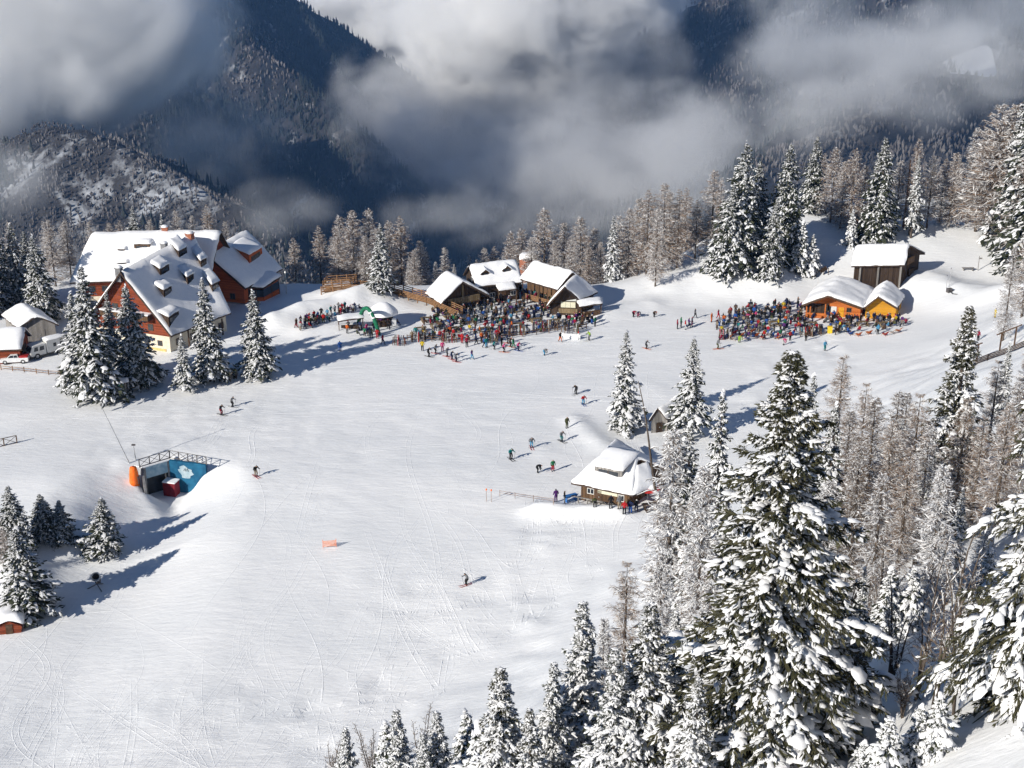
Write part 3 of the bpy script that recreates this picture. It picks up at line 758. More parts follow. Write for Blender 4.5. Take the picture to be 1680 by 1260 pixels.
for a, b in ((wq[0], wq[1]), (wq[1], wq[2])):
    g = MB(); g.prism([np.array([a[0], a[1], 1.15]), np.array([b[0], b[1], 1.15]), np.array([b[0], b[1], 2.5]), np.array([a[0], a[1], 2.5])], (0, .02, 0)); g.build("porch_glazing", GLASS, ch.o)
# ---- outbuildings at the left edge
gar = House("red_garage", "low red garage under a flat bright snow roof behind the white pickup", (-94.5, 208.2, 4.3), (-76.1, 209.8, 4.3), (-94.2, 204.9, 2.0), (-75.8, 206.5, 2.0), zg=-.2, wall=REDWOOD, snow=.5)
gar.panel("garage_door", 'g1', .1, 0, 2.6, 1.9, DARKWOOD, .05); gar.panel("garage_door", 'R', .35, 0, 2.8, 1.8, DARKWOOD, .05)
gs = House("grey_shed", "grey timber shed with shaded snow roof behind the red garage", U(60.3, 518, 4.0), U(36, 497.5, 4.0), (0, 0, 0), (0, 0, 0), LA=U(28.6, 538, 2.5), LB=U(3, 517, 2.5), wall=GREYWOOD, wall_on=False, snow=0) if False else None
A_, B_ = U(60.3, 518, 4.2), U(33, 497, 4.2); L_ = U(28.6, 538, 2.4); LB_ = L_ + (B_ - A_)
gs = House("grey_shed", "grey timber shed with shaded snow roof behind the red garage", A_, B_, np.array([2 * A_[0] - L_[0], 2 * A_[1] - L_[1], 2.4]), np.array([2 * B_[0] - LB_[0], 2 * B_[1] - LB_[1], 2.4]), LA=L_, LB=LB_, zg=-.2, wall=GREYWOOD, snow=.4)
gs.door('g0', .1, 1.6, 1.9, GREYWOOD)
# ---- log huts behind the crowded terrace
def sym(A, B, E, side='L'):
    m0 = np.array([2 * A[0] - E[0], 2 * A[1] - E[1], E[2]]); d = B - A; d[2] = 0
    return (m0, m0 + d, E, E + d) if side == 'L' else (E, E + d, m0, m0 + d)
A_, B_ = U(759.8, 461.9, 4.9), U(730.6, 444.6, 4.9)
hD = House("log_hut", "log hut with plank balcony in its open gable facing the crowd", A_, B_, U(803.2, 484.5, 1.9), U(772, 468, 1.9), LA=U(722.9, 498.8, 1.9), LB=U(697.9, 481, 1.9), zg=-.8, wall=BROWNWOOD, snow=.42, verge=1.5, inset=.16)
hD.barge(ends=(0,)); hD.panel("balustrade", 'g0', .05, 1.9, 6.2, 1.0, BALUWOOD, .12, off=.5); hD.panel("balcony_floor", 'g0', .05, 1.75, 6.2, .14, BROWNWOOD, .7)
for t in (-.5, .1, .5): hD.window('g0', t, .9, 1.0, .8, FRAMED)
hD.panel("gable_post", 'g0', 0, 1.9, .3, 3.2, BALUWOOD, .35, off=.3)
rE = np.array([math.cos(R(19)), math.sin(R(19)), 0]); nE = np.array([rE[1], -rE[0], 0])
A_ = np.array([-7.5, 238.6, 5.9]); B_ = A_ + rE * 8.7; oE = nE * 3.7 - np.array([0, 0, 2.9])
hE = House("dormer_hut", "dark log hut with two pointed dormers on its snowy roof", A_, B_, A_ + oE, B_ + oE, zg=-.3, wall=DARKWOOD, snow=.42, inset=.12)
hE.dormer(1, .25, .62, 1.5, 1.2, BROWNWOOD, gable=True); hE.dormer(1, .72, .55, 1.5, 1.2, BROWNWOOD, gable=True)
hE.door('R', .6, 1.2, 2.0); hE.window('R', .35, .9, 1.0, .9); hE.window('R', .85, .9, 1.0, .9); hE.window('g0', .0, 3.2, .8, .8)
c0, c1 = lerp(hE.RA, hE.RB, .42) + [0, 0, .1], lerp(hE.RA, hE.RB, .8) + [0, 0, .1]; c2, c3 = c1 + nE * 1.5 - [0, 0, .75], c0 + nE * 1.5 - [0, 0, .75]
pm = MB(); pm.prism([c0 - [0, 0, .2], c1 - [0, 0, .2], c2 - [0, 0, .2], c3 - [0, 0, .2]], (0, 0, .15)); pr_ = pm.build("porch_roof", RAFTER, hE.o)
snow_sheet(lambda u, v: lerp(lerp(c0, c1, u), lerp(c3, c2, u), v), "porch_snow", pr_, .4, 9, 7, seed=8)
for q in (c2, c3): hE.post(np.array([q[0], q[1] + .3, -.3]), q[2] + .2, .1)
A_, B_ = U(873.7, 429.1, 6.3), U(938.5, 445.3, 6.3)
hF = House("terrace_hut", "hut with long sunlit snow roof over an open veranda full of guests", A_, B_, U(852.8, 457.5, 3.5), U(914.2, 475, 3.5), zg=-.2, wall=BROWNWOOD, snow=.45, inset=.42)
for k in range(5):
    q = lerp(hF.RA, hF.RB, .06 + k * .22); hF.post(np.array([q[0], q[1], -.2]) + (hF.A - hF.RA) * [.06, .06, 0], 3.4, .09)
for k in range(5):
    a = lerp(hF.RA, hF.RB, .06) + (hF.A - hF.RA) * .05; b = lerp(hF.RA, hF.RB, .94) + (hF.B - hF.RB) * .05
    mb = MB(); z = .25 + k * .2; mb.tube([np.array([a[0], a[1], z]), np.array([b[0], b[1], z])], .07, 6); mb.build("balustrade_rail", FENCEWOOD, hF.o)
for t in (.2, .5, .8): hF.window('R', t, .8, 1.1, 1.0, FRAMED)
A_, B_ = U(926.4, 469.6, 5.6), U(946, 449.4, 5.6)
hG = House("bar_hut", "steep gabled bar hut with white menu boards facing the piste", A_, B_, U(951.5, 492.5, 2.6), U(981, 479, 2.6), LA=U(896.7, 502, 1.4), LB=U(916, 480, 1.4), zg=-.1, wall=DARKWOOD, snow=.4, verge=.9, inset=.1)
hG.barge(ends=(0,)); hG.panel("sign_board", 'g0', .15, 2.35, 3.0, .6, mat("pale_sign", (.55, .57, .55), (.68, .7, .68), 3, .7), .07)
hG.panel("green_sign", 'g0', .2, 3.05, 2.6, .35, mat("sage_sign", (.10, .2, .13), (.16, .28, .19), 3, .7), .07)
for t in (-.12, .2, .52): hG.panel("menu_board", 'g0', t, 1.15, .8, 1.0, mat("menu_card", (.62, .60, .44), (.74, .72, .58), 8, .7), .07)
hG.window('g0', .1, 3.6, .9, .8); hG.panel("serving_hatch", 'g0', .2, .2, 3.2, .8, BALUWOOD, .3)
ca, cb, cc, cd = U(946, 494, 2.5), U(988, 488, 2.5), U(989, 498, 2.3), U(951, 503, 2.3)
can = empty("food_stall", (0, 0, 0), "small stall with flat snow-covered canopy beside the bar hut", "stall")
mb = MB(); mb.prism([ca - [0, 0, .2], cb - [0, 0, .2], cc - [0, 0, .2], cd - [0, 0, .2]], (0, 0, .16)); mb.build("canopy", RAFTER, can)
snow_sheet(lambda u, v: lerp(lerp(ca, cb, u), lerp(cd, cc, u), v), "canopy_snow", can, .45, 10, 7, seed=3)
for q in (ca, cb, cc, cd):
    q2 = lerp(q, (ca + cc) / 2, .12); mb = MB(); mb.box((q2[0], q2[1], 1.05), (.12, .12, 2.5)); mb.build("post", FRAMED, can)
mb = MB(); q = lerp(cd, cc, .5); mb.box((q[0], q[1] + .3, .5), (3.2, .5, 1.2), math.atan2((cc - cd)[1], (cc - cd)[0])); mb.build("counter", BROWNWOOD, can)
# ---- small brick tower house at the edge of the drop
tp = PY(866, 432, 268); tz = Tz(tp[0], tp[1])
tw = empty("brick_tower", (tp[0], tp[1], tz), "small red brick tower with a lopsided snow cap behind the huts", "tower")
mb = MB(); mb.box((0, 0, (tp[2] - tz) / 2 + .5), (2.4, 2.4, tp[2] - tz + 1.4), .5); mb.build("wall", BRICK, tw)
zt = tp[2] - tz + 1.3; mb = MB(); mb.box((0, 0, zt), (3.2, 3.2, .25), .5); r_ = mb.build("roof", RAFTER, tw)
c = [np.array([x * 1.65, y * 1.65, zt + .13 + x * .25]) for x, y in ((-1, -1), (1, -1), (1, 1), (-1, 1))]
snow_sheet(lambda u, v: lerp(lerp(c[0], c[1], u), lerp(c[3], c[2], u), v), "roof_snow", r_, .7, 8, 8, seed=2)
mb = MB(); mb.box((-.55, -1.22, zt - 1.6), (.5, .1, 1.0), .5); mb.build("window", GLASS, tw)
# ---- orange double-gabled hut
A_, B_ = U(1358.3, 484.2, 4.4), U(1378.3, 453.3, 4.4)
hI = House("orange_hut", "orange timber ski hut with wide low gable beside the sunbathers", A_, B_, U(1415.8, 505, 2.3), U(1434, 474, 2.3), LA=U(1315.8, 500, 2.3), LB=U(1338, 470, 2.3), zg=-.2, wall=ORANGEWOOD, snow=.55, verge=1.6, inset=.1)
hI.barge(FRAMED, ends=(0,)); hI.panel("veranda_back", 'g0', -.55, .2, 3.6, 2.2, DARKWOOD, .04); hI.panel("veranda_rail", 'g0', -.5, .1, 4.4, .8, ORANGEWOOD, .2, off=.6)
hI.panel("open_shutter", 'g0', .02, 1.0, .9, 1.0, FRAMEW, .09); hI.panel("serving_window", 'g0', -.14, 1.0, .8, 1.0, GLASS, .06); hI.panel("door", 'g0', .3, .0, .9, 1.9, YELLOWWOOD, .07); hI.window('g0', .58, 1.1, .8, .8, FRAMED)
for t in (-.85, -.3): 
    p, al, n = hI.frame('g0', t, 0, .75); hI.post(p, 2.6 if t > -.5 else 2.1, .09, ORANGEWOOD)
A_, B_ = U(1440.8, 485.8, 4.4), U(1455.8, 460, 4.4)
hJ = House("honey_annex", "bright honey-yellow gabled annex joined to the orange hut", A_, B_, U(1472.5, 505, 2.2), U(1484, 486.7, 2.2), LA=U(1417.2, 505, 2.2), LB=U(1432, 478, 2.2), zg=-.2, wall=YELLOWWOOD, snow=.55, verge=.9, inset=.1)
hJ.barge(FRAMED, ends=(0,)); hJ.panel("roller_shutter", 'g0', .1, .9, 2.6, 1.1, YELLOWWOOD, .05); hJ.panel("ledge", 'g0', .1, .8, 2.8, .1, BALUWOOD, .3)
hJ.window('R', .5, .9, .9, .8, FRAMED)
# ---- dark barn on the rise
zb = Tz(66, 244)
A_, B_ = U(1404, 402.5, zb + 6.7), U(1491.7, 400.8, zb + 6.7); RA_, RB_ = U(1396.7, 436.7, zb + 3.9), U(1484.2, 435, zb + 3.9); LB_ = U(1518, 416, zb + 3.9)
barn = House("dark_barn", "dark weathered barn on pale posts above the orange hut", A_, B_, RA_, RB_, LA=A_ + (LB_ - B_), LB=LB_, zg=zb - 1.8, wall=DARKWOOD, snow=.4, inset=.16, verge=.5)
for k in (.12, .5, .97):
    p, al, n = barn.frame('R', k, 0, .16); barn.post(p, 5.8, .13, GREYWOOD)
barn.door('g1', -.2, 2.0, 2.3, DARKWOOD, 1.6); barn.panel("gable_boards", 'g1', 0, 5.0, 3.0, 1.2, BROWNWOOD, .06)
# ---- ski hut by the lower piste, half-hipped roof with a strip of dormer glass
zk = Tz(12, 161)
A_, B_ = U(990, 741, zk + 5.1), U(1046, 752, zk + 5.1); RA_, RB_ = U(937, 792, zk + 2.5), U(1038, 813, zk + 2.4); 
hK = House("piste_hut", "brown piste hut with overhanging hipped snow roof and dormer strip", A_, B_, RA_, RB_, LA=U(1010, 722, zk + 2.5), LB=U(1076, 797, zk + 2.4) + np.array([3.0, 3.5, 0]), zg=zk - .2, wall=BROWNWOOD, snow=.42, inset=.2, verge=.3)
# hip on the right-hand end
e0, e1, ap = hK.RB, U(1078, 797, zk + 2.4), lerp(hK.B, hK.RB, .22); ap2 = lerp(hK.B, hK.LB, .25)
mb = MB(); mb.poly([e0, e1, ap2, ap]); mb.prism([e0 - [0, 0, .25], e1 - [0, 0, .25], ap2 - [0, 0, .25], ap - [0, 0, .25]], (0, 0, .2)); hp = mb.build("hip_roof", RAFTER, hK.o)
snow_sheet(lambda u, v: lerp(lerp(e0, e1, u), lerp(ap, ap2, u), v), "hip_snow", hp, .5, 9, 9, seed=6)
hK.dormer(1, .5, .66, 3.6, 1.3, GREYWOOD, snow=.4)
hK.panel("menu_sign", 'R', .55, 1.55, 2.6, .55, mat("menu_card", (.62, .60, .44), (.74, .72, .58), 8, .7), .06); hK.window('R', .2, 1.2, .9, .8); hK.window('R', .83, 1.0, .8, .9)
hK.door('R', .36, .9, 1.9); hK.panel("bench", 'R', .5, .3, 4.5, .12, GREYWOOD, .5)
hK.panel("rail", 'R', .3, .95, 5.5, .1, GREYWOOD, .08, off=1.1)
for t in (.02, .2, .4, .58): hK.panel("rail_post", 'R', t, -.2, .12, 1.2, GREYWOOD, .1, off=1.1)
# ---- little store shed among the young spruces
zl = Tz(21, 187)
A_, B_ = U(1078.8, 669.5, zl + 3.6), U(1115, 655, zl + 3.6)
hL = House("store_shed", "small grey store shed with steep snow roof near two tall spruces", A_, B_, U(1094, 687, zl + 2.1), U(1128, 672, zl + 2.1), LA=U(1064.5, 690, zl + 2.1), LB=U(1100, 674, zl + 2.1), zg=zl - .2, wall=GREYWOOD, snow=.35, verge=.4, inset=.1)
hL.door('g0', .0, .9, 1.7, DARKWOOD)
# ================================================================== trees
def norm(a): return a / (np.linalg.norm(a, axis=-1, keepdims=True) + 1e-9)
def blades(base, tip, w, up, rs):
    """thin diamonds from base to tip: (n,3) arrays -> verts, quads"""
    n = len(base); d = tip - base; side = norm(np.cross(d, up)); mid = base + d * (.45 + .2 * rs.rand(n, 1)); w = np.asarray(w).reshape(-1, 1)
    V = np.stack([base, mid + side * w, tip, mid - side * w], 1).reshape(-1, 3)
    return V, np.arange(4 * n).reshape(n, 4)
DOME = {}
def dome(res):
    if res not in DOME:
        k = 8 if res == 1 else 6; v = []; f = []
        rings = {0: [(1, 0)], 1: [(1, -.25), (1.0, .18), (.62, .72)], 2: [(1, -.12), (.74, .62)]}[res]
        for r, z in rings:
            for j in range(k): t = 2 * math.pi * j / k; v.append((r * math.cos(t), r * math.sin(t), z))
        v.append((0, 0, 1)); L = len(rings)
        for q in range(L - 1):
            for j in range(k):
                a, b = q * k + j, q * k + (j + 1) % k; f += [(a, b, b + k), (a, b + k, a + k)]
        for j in range(k): f.append(((L - 1) * k + j, (L - 1) * k + (j + 1) % k, L * k))
        DOME[res] = (np.array(v), np.array(f))
    return DOME[res]
def pads(c, fwd, ln, wd, th, rs, res=0):
    """lumps of settled snow lying along fwd"""
    tv, tf = dome(res); n = len(c); fwd = norm(fwd); side = norm(np.cross(np.array([0, 0, 1.]), fwd) + 1e-6); up = np.cross(fwd, side)
    j = 1 + (rs.rand(n, len(tv), 1) - .5) * .5
    V = tv[None] * j
    V = V[..., 0:1] * (fwd * ln[:, None])[:, None] + V[..., 1:2] * (side * wd[:, None])[:, None] + V[..., 2:3] * (up * th[:, None])[:, None] + c[:, None]
    return V.reshape(-1, 3), (tf[None] + (np.arange(n) * len(tv))[:, None, None]).reshape(-1, 3)
def trunk_mesh(H, r, seed, lean=(0, 0), m=BARK, n=8):
    rr = random.Random(seed); mb = MB(); pts = []; rad = []
    for k in range(9):
        t = k / 8; pts.append((lean[0] * t + rr.uniform(-.03, .03) * t * (1 - t) * 4, lean[1] * t, H * t - .6 * (1 - t))); rad.append(r * (1 - t) ** .8 + .015)
    mb.tube(pts, rad, n); return mb.mesh("trunk", m, True)
def spruce(seed, H=20., Rb=3.2, nb=200, tw=11, pd=4, res=0, h0=.07, snowy=1.0, needle=NEEDLE, fine=1.0, gaps=.1, ps=1.0, tp=.42, tls=1.0, sub=1, dust=.3, wild=1.2):
    rs = np.random.RandomState(seed)
    t = np.sort(rs.rand(nb) ** 1.08); h = H * (h0 + (.985 - h0) * t)
    az = np.arange(nb) * 2.39996 + rs.rand(nb) * .9
    L = Rb * ((1 - t) ** .86 * .96 + .045) * (1 + (rs.rand(nb) - .56) * .55 * wild) * (.72 + .28 * np.clip(t / .07, 0, 1))
    L *= 1 + .22 * np.sin(az * 1 + seed) * (1 - t)            # lopsided outline
    L = np.where(rs.rand(nb) < gaps, L * .55, L)
    s0 = -.12 + .62 * t ** 1.5 + (rs.rand(nb) - .5) * .3 * wild; dr = (.52 - .25 * t) * (1 + (rs.rand(nb) - .5) * .7 * wild)
    def P(b, s):
        r = L[b] * s; z = h[b] + L[b] * (s0[b] * s - dr[b] * s * s + .12 * s ** 3)
        return np.stack([r * np.cos(az[b]), r * np.sin(az[b]), z], -1)
    b = np.repeat(np.arange(nb), tw); s = np.clip(.12 + .9 * rs.rand(len(b)) ** .8, 0, 1)
    base = P(b, s); sd = np.where(rs.rand(len(b)) < .5, -1, 1); a2 = az[b] + sd * (.35 + .85 * rs.rand(len(b)))
    tl = (.30 * L[b] + .16) * (1.15 - .55 * s) * (.6 + .7 * rs.rand(len(b))) * fine ** .5 * tls
    drp = .15 + .75 * rs.rand(len(b))
    d = np.stack([np.cos(a2), np.sin(a2), -drp], -1); tip = base + d * tl[:, None]
    upv = norm(np.array([0, 0, 1.]) + (rs.rand(len(b), 3) - .5) * 1.6)
    V1, F1 = blades(base, tip, (.20 * tl + .035) * (.8 + .5 * rs.rand(len(b))) * fine, upv, rs)
    # branch spines
    b2 = np.arange(nb); V2, F2 = blades(P(b2, np.full(nb, .02)), P(b2, np.full(nb, 1.0)), .05 * L * tls + .03, np.tile([0, 0, 1.], (nb, 1)), rs)
    V3_, F3 = blades(P(b2, np.full(nb, .3)), P(b2, np.full(nb, .95)) - [0, 0, .15], .05 * L * tls + .05 * tls, np.tile([1., .3, 0], (nb, 1)), rs)
    V = np.concatenate([V1, V2, V3_]); F = np.concatenate([F1, F2 + len(V1), F3 + len(V1) + len(V2)])
    crown = np_mesh("crown", V, F, needle, False)
    # snow: pads along the branches, dabs on the twigs
    b = np.repeat(np.arange(nb), pd); load = (.3 + .9 * rs.rand(nb) ** 1.3)[b]
    b = b[(t[b] < .95) | (rs.rand(len(b)) < .2)]; load = (.3 + .9 * rs.rand(nb) ** 1.3)[b]
    s = .22 + .8 * rs.rand(len(b)); c = P(b, s); e = .05; fw = P(b, np.minimum(s + e, 1.1)) - P(b, s - e)
    ln = (.17 * L[b] * ps + .10) * (.55 + .8 * rs.rand(len(b))) * load * snowy; wd = ln * (.42 + .3 * rs.rand(len(b))); th = wd * (.5 + .35 * rs.rand(len(b)))
    c = c + np.stack([0 * s, 0 * s, th * .12 + .02], -1); c += (rs.rand(len(b), 3) - .5) * (.09 * L[b] + .02)[:, None]
    if sub > 1:      # every load is a clump of several lumps that run into each other
        c = np.repeat(c, sub, 0); fw = np.repeat(fw, sub, 0); k_ = np.repeat(ln, sub); q_ = .45 + .65 * rs.rand(len(k_)); jit = (rs.rand(len(k_), 3) - .5) * [1.5, 1.5, .5]
        fn = norm(fw); along = (rs.rand(len(k_), 1) - .5) * 2.6
        c = c + fn * along * k_[:, None] + jit * k_[:, None] * .28; fw = fn + (rs.rand(len(k_), 3) - .5) * [.6, .6, .35]; ln = k_ * q_ * .95; wd = ln * (.40 + .35 * rs.rand(len(k_))); th = wd * (.4 + .3 * rs.rand(len(k_)))
    V1, F1 = pads(c, fw, ln, wd, th, rs, res)
    m = rs.rand(len(tl)) < tp * snowy; bb = base[m] * .45 + tip[m] * .55; q = tl[m] * (.22 + .22 * rs.rand(m.sum()))
    V2, F2 = pads(bb + [0, 0, .03], (tip - base)[m], q * 1.25, q * .55, q * .42, rs, 0)
    k = 7; tt = rs.rand(k)      # tip cap
    V3_, F3 = pads(np.stack([(rs.rand(k) - .5) * .3, (rs.rand(k) - .5) * .3, H * (.93 + .07 * tt)], -1), np.tile([1., .2, .6], (k, 1)), .16 + .1 * tt, .12 + .05 * tt, .12 + .05 * tt, rs, 0)
    m = rs.rand(len(tl)) < dust; V4, F4 = blades(base[m] + [0, 0, .03], tip[m] + [0, 0, .03], (.17 * tl[m] + .03) * fine, norm(np.array([0, 0, 1.]) + (rs.rand(m.sum(), 3) - .5) * .8), rs)
    n3 = len(V1) + len(V2) + len(V3_)
    snow = np_mesh("snow", np.concatenate([V1, V2, V3_, V4]), np.concatenate([F1, F2 + len(V1), F3 + len(V1) + len(V2), F4[:, [0, 1, 2]] + n3, F4[:, [0, 2, 3]] + n3]), TREESNOW, True)
    return dict(H=H, R=Rb, trunk=trunk_mesh(H * .97, .016 * H + .06, seed), crown=crown, snow=snow)
def spruce_fan(seed, H=18., Rb=4., nb=430, ns=12, nt=9, h0=.02, snowy=.5, needle=NEEDLE2, tw=.30, gaps=.2, dust=.16, res=2):
    """close-up spruce: boughs are fans of side shoots hung with short twigs, snow lies along the shoots"""
    rs = np.random.RandomState(seed); t = np.sort(rs.rand(nb) ** 1.1); h = H * (h0 + (.985 - h0) * t); az = np.arange(nb) * 2.39996 + rs.rand(nb) * 1.2
    L = Rb * ((1 - t) ** 1.0 * .98 + .02) * (1 + (rs.rand(nb) - .55) * .75) * (.7 + .3 * np.clip(t / .08, 0, 1)); L *= 1 + .2 * np.sin(az + seed) * (1 - t) + .12 * np.sin(2 * az + 3 * t * seed)
    L = np.where(rs.rand(nb) < gaps, L * .5, L); s0 = -.10 + .62 * t ** 1.4 + (rs.rand(nb) - .5) * .45; dr = (.5 - .25 * t) * (1 + (rs.rand(nb) - .5) * .9)
    def P(b, s):
        r = L[b] * s; z = h[b] + L[b] * (s0[b] * s - dr[b] * s * s + .12 * s ** 3); w = az[b] + .18 * np.sin(b * 1.7) * s
        return np.stack([r * np.cos(w), r * np.sin(w), z], -1)
    b = np.repeat(np.arange(nb), ns); s = np.clip(.12 + .9 * rs.rand(len(b)), 0, 1); sb = P(b, s); sd = np.where(rs.rand(len(b)) < .5, -1, 1); a2 = az[b] + sd * (.3 + .8 * rs.rand(len(b)))
    sl = (.36 * L[b] + .10) * (1.15 - .72 * s) * (.6 + .7 * rs.rand(len(b))); dz = -.05 - .6 * rs.rand(len(b)) + .35 * t[b]
    sd_ = norm(np.stack([np.cos(a2), np.sin(a2), dz], -1)); st_ = sb + sd_ * sl[:, None]
    k = np.repeat(np.arange(len(b)), nt); u = .08 + .95 * rs.rand(len(k)); tb = sb[k] + sd_[k] * (sl[k] * u)[:, None]; tb[:, 2] -= .12 * sl[k] * u * u
    td = norm(sd_[k] * .9 + (rs.rand(len(k), 3) - .5) * [1.5, 1.5, .9] - [0, 0, .38]); tl = tw * (.55 + .8 * rs.rand(len(k))) * (.45 + .55 * np.clip(L[b][k] / 2.2, 0, 1))
    V1, F1 = blades(tb, tb + td * tl[:, None], .085 * tl + .012, norm(rs.rand(len(k), 3) - .5 + [0, 0, .3]), rs)
    i = np.arange(nb); V2, F2 = blades(P(i, np.full(nb, .02)), P(i, np.full(nb, 1.)), .018 * L + .02, np.tile([0, 0, 1.], (nb, 1)), rs); V3_, F3 = blades(sb, st_, .02 * sl + .02, np.tile([.2, 0, 1.], (len(b), 1)), rs)
    crown = np_mesh("crown", np.concatenate([V1, V2, V3_]), np.concatenate([F1, F2 + len(V1), F3 + len(V1) + len(V2)]), needle, False)
    lb = rs.rand(nb); full = lb < snowy * .85; load = np.where(full, .7 + .5 * rs.rand(nb), .25)[b]      # some boughs carry an unbroken pad, others have shed it
    q = (rs.rand(len(b)) < np.where(full, .72, .16)[b]) & ((t[b] < .96) | (rs.rand(len(b)) < .3)); j = np.repeat(np.nonzero(q)[0], 3); f = (np.tile([.15, .45, .75], q.sum()) + .25 * rs.rand(len(j)))
    c = sb[j] + sd_[j] * (sl[j] * f)[:, None]; c[:, 2] += .03 - .10 * sl[j] * f * f; ln = (.23 * sl[j] + .05) * (.75 + .5 * rs.rand(len(j))) * (.55 + .5 * load[j]); wd = ln * (.30 + .25 * rs.rand(len(j))) + .02; th = wd * (.4 + .3 * rs.rand(len(j)))
    W1, G1 = pads(c, sd_[j] + (rs.rand(len(j), 3) - .5) * .25, ln, wd, th, rs, res)
    ii = np.repeat(i[full], 7); f = np.tile(np.linspace(.3, 1.0, 7), full.sum()) + (rs.rand(len(ii)) - .5) * .08; c = P(ii, f) + [0, 0, .05] + (rs.rand(len(ii), 3) - .5) * (.06 * L[ii])[:, None]; ln = (.085 * L[ii] + .05) * (.75 + .5 * rs.rand(len(ii))); wd = ln * (.55 + .35 * rs.rand(len(ii))); W2, G2 = pads(c, P(ii, f + .03) - P(ii, f - .03), ln, wd, wd * .42, rs, res)
    m3 = rs.rand(len(k)) < dust; W3, G3 = blades(tb[m3] + [0, 0, .025], (tb + td * tl[:, None])[m3] + [0, 0, .025], .15 * tl[m3] + .016, norm(np.array([0, 0, 1.]) + (rs.rand(m3.sum(), 3) - .5) * .9), rs); o = len(W1) + len(W2)
    snow = np_mesh("snow", np.concatenate([W1, W2, W3]), np.concatenate([G1, G2 + len(W1), G3[:, [0, 1, 2]] + o, G3[:, [0, 2, 3]] + o]), TREESNOW, True)
    return dict(H=H, R=Rb, trunk=trunk_mesh(H * .97, .014 * H + .05, seed), crown=crown, snow=snow)
def larch(seed, H=20., Rb=3.0, nb=120, tw=16, frost=.5, h0=.22, m=LARCH, up=.1, fine=1.0, thin=1.0):
    rs = np.random.RandomState(seed)
    t = np.sort(rs.rand(nb)); h = H * (h0 + (.98 - h0) * t); az = np.arange(nb) * 2.39996 + rs.rand(nb)
    L = Rb * ((1 - t) ** .7 * .95 + .07) * (.55 + .6 * rs.rand(nb)); L *= np.clip(.45 + t / .25, 0, 1)
    s0 = up - .12 + .45 * t + (rs.rand(nb) - .5) * .3; cv = .12 + .25 * rs.rand(nb)
    def P(b, s):
        r = L[b] * s; z = h[b] + L[b] * (s0[b] * s - cv[b] * s + cv[b] * 1.1 * s * s - .12 * s)
        return np.stack([r * np.cos(az[b]), r * np.sin(az[b]), z], -1)
    i = np.arange(nb); Vs = []; Fs = []; n = 0
    for upv in ([0, 0, 1.], [1., .5, .2]):
        V, F = blades(P(i, np.zeros(nb)), P(i, np.full(nb, 1.)), .016 * L * thin + .018, np.tile(upv, (nb, 1)), rs); Vs.append(V); Fs.append(F + n); n += len(V)
    b = np.repeat(i, tw); s = .1 + .92 * rs.rand(len(b)); base = P(b, np.clip(s, 0, 1)); a2 = az[b] + np.where(rs.rand(len(b)) < .5, -1, 1) * (.3 + 1.0 * rs.rand(len(b)))
    tl = (.20 * L[b] + .22) * (.5 + .9 * rs.rand(len(b))); dz = -.75 + 1.1 * rs.rand(len(b))
    tip = base + np.stack([np.cos(a2), np.sin(a2), dz], -1) * tl[:, None]
    up2 = norm((rs.rand(len(b), 3) - .5)); fr = rs.rand(len(b)) < frost
    V, F = blades(base[~fr], tip[~fr], .030 * fine * (.7 + .6 * rs.rand((~fr).sum())), up2[~fr], rs); Vs.append(V); Fs.append(F + n)
    crown = np_mesh("crown", np.concatenate(Vs), np.concatenate(Fs), m, False)
    V1, F1 = blades(base[fr], tip[fr], .038 * fine * (.7 + .7 * rs.rand(fr.sum())), up2[fr] * .6 + [0, 0, .8], rs)
    q = rs.rand(nb) < min(1, frost * 1.5); j = i[q]; V2, F2 = blades(P(j, np.full(len(j), .15)) + [0, 0, .04], P(j, np.full(len(j), 1.02)) + [0, 0, .03], .03 * L[j] + .045, np.tile([.1, .1, 1.], (len(j), 1)), rs)
    nsp = max(1, int(nb * 2 * frost)); bb = rs.randint(0, nb, nsp); ss = .3 + .7 * rs.rand(nsp); c = P(bb, ss) + [0, 0, .04]; ql = .10 + .09 * L[bb] * rs.rand(nsp)
    V3_, F3 = pads(c, P(bb, ss + .02) - P(bb, ss - .02), ql * 1.5, ql * .45, ql * .35, rs, 0)
    Fq = np.concatenate([F1, F2 + len(V1)]); Ft = np.concatenate([Fq[:, [0, 1, 2]], Fq[:, [0, 2, 3]], F3 + len(V1) + len(V2)])
    snow = np_mesh("snow", np.concatenate([V1, V2, V3_]), Ft, FROST if m is not LARCHD else TREESNOW, False)
    return dict(H=H, R=Rb, trunk=trunk_mesh(H * .98, .011 * H + .05, seed), crown=crown, snow=snow)
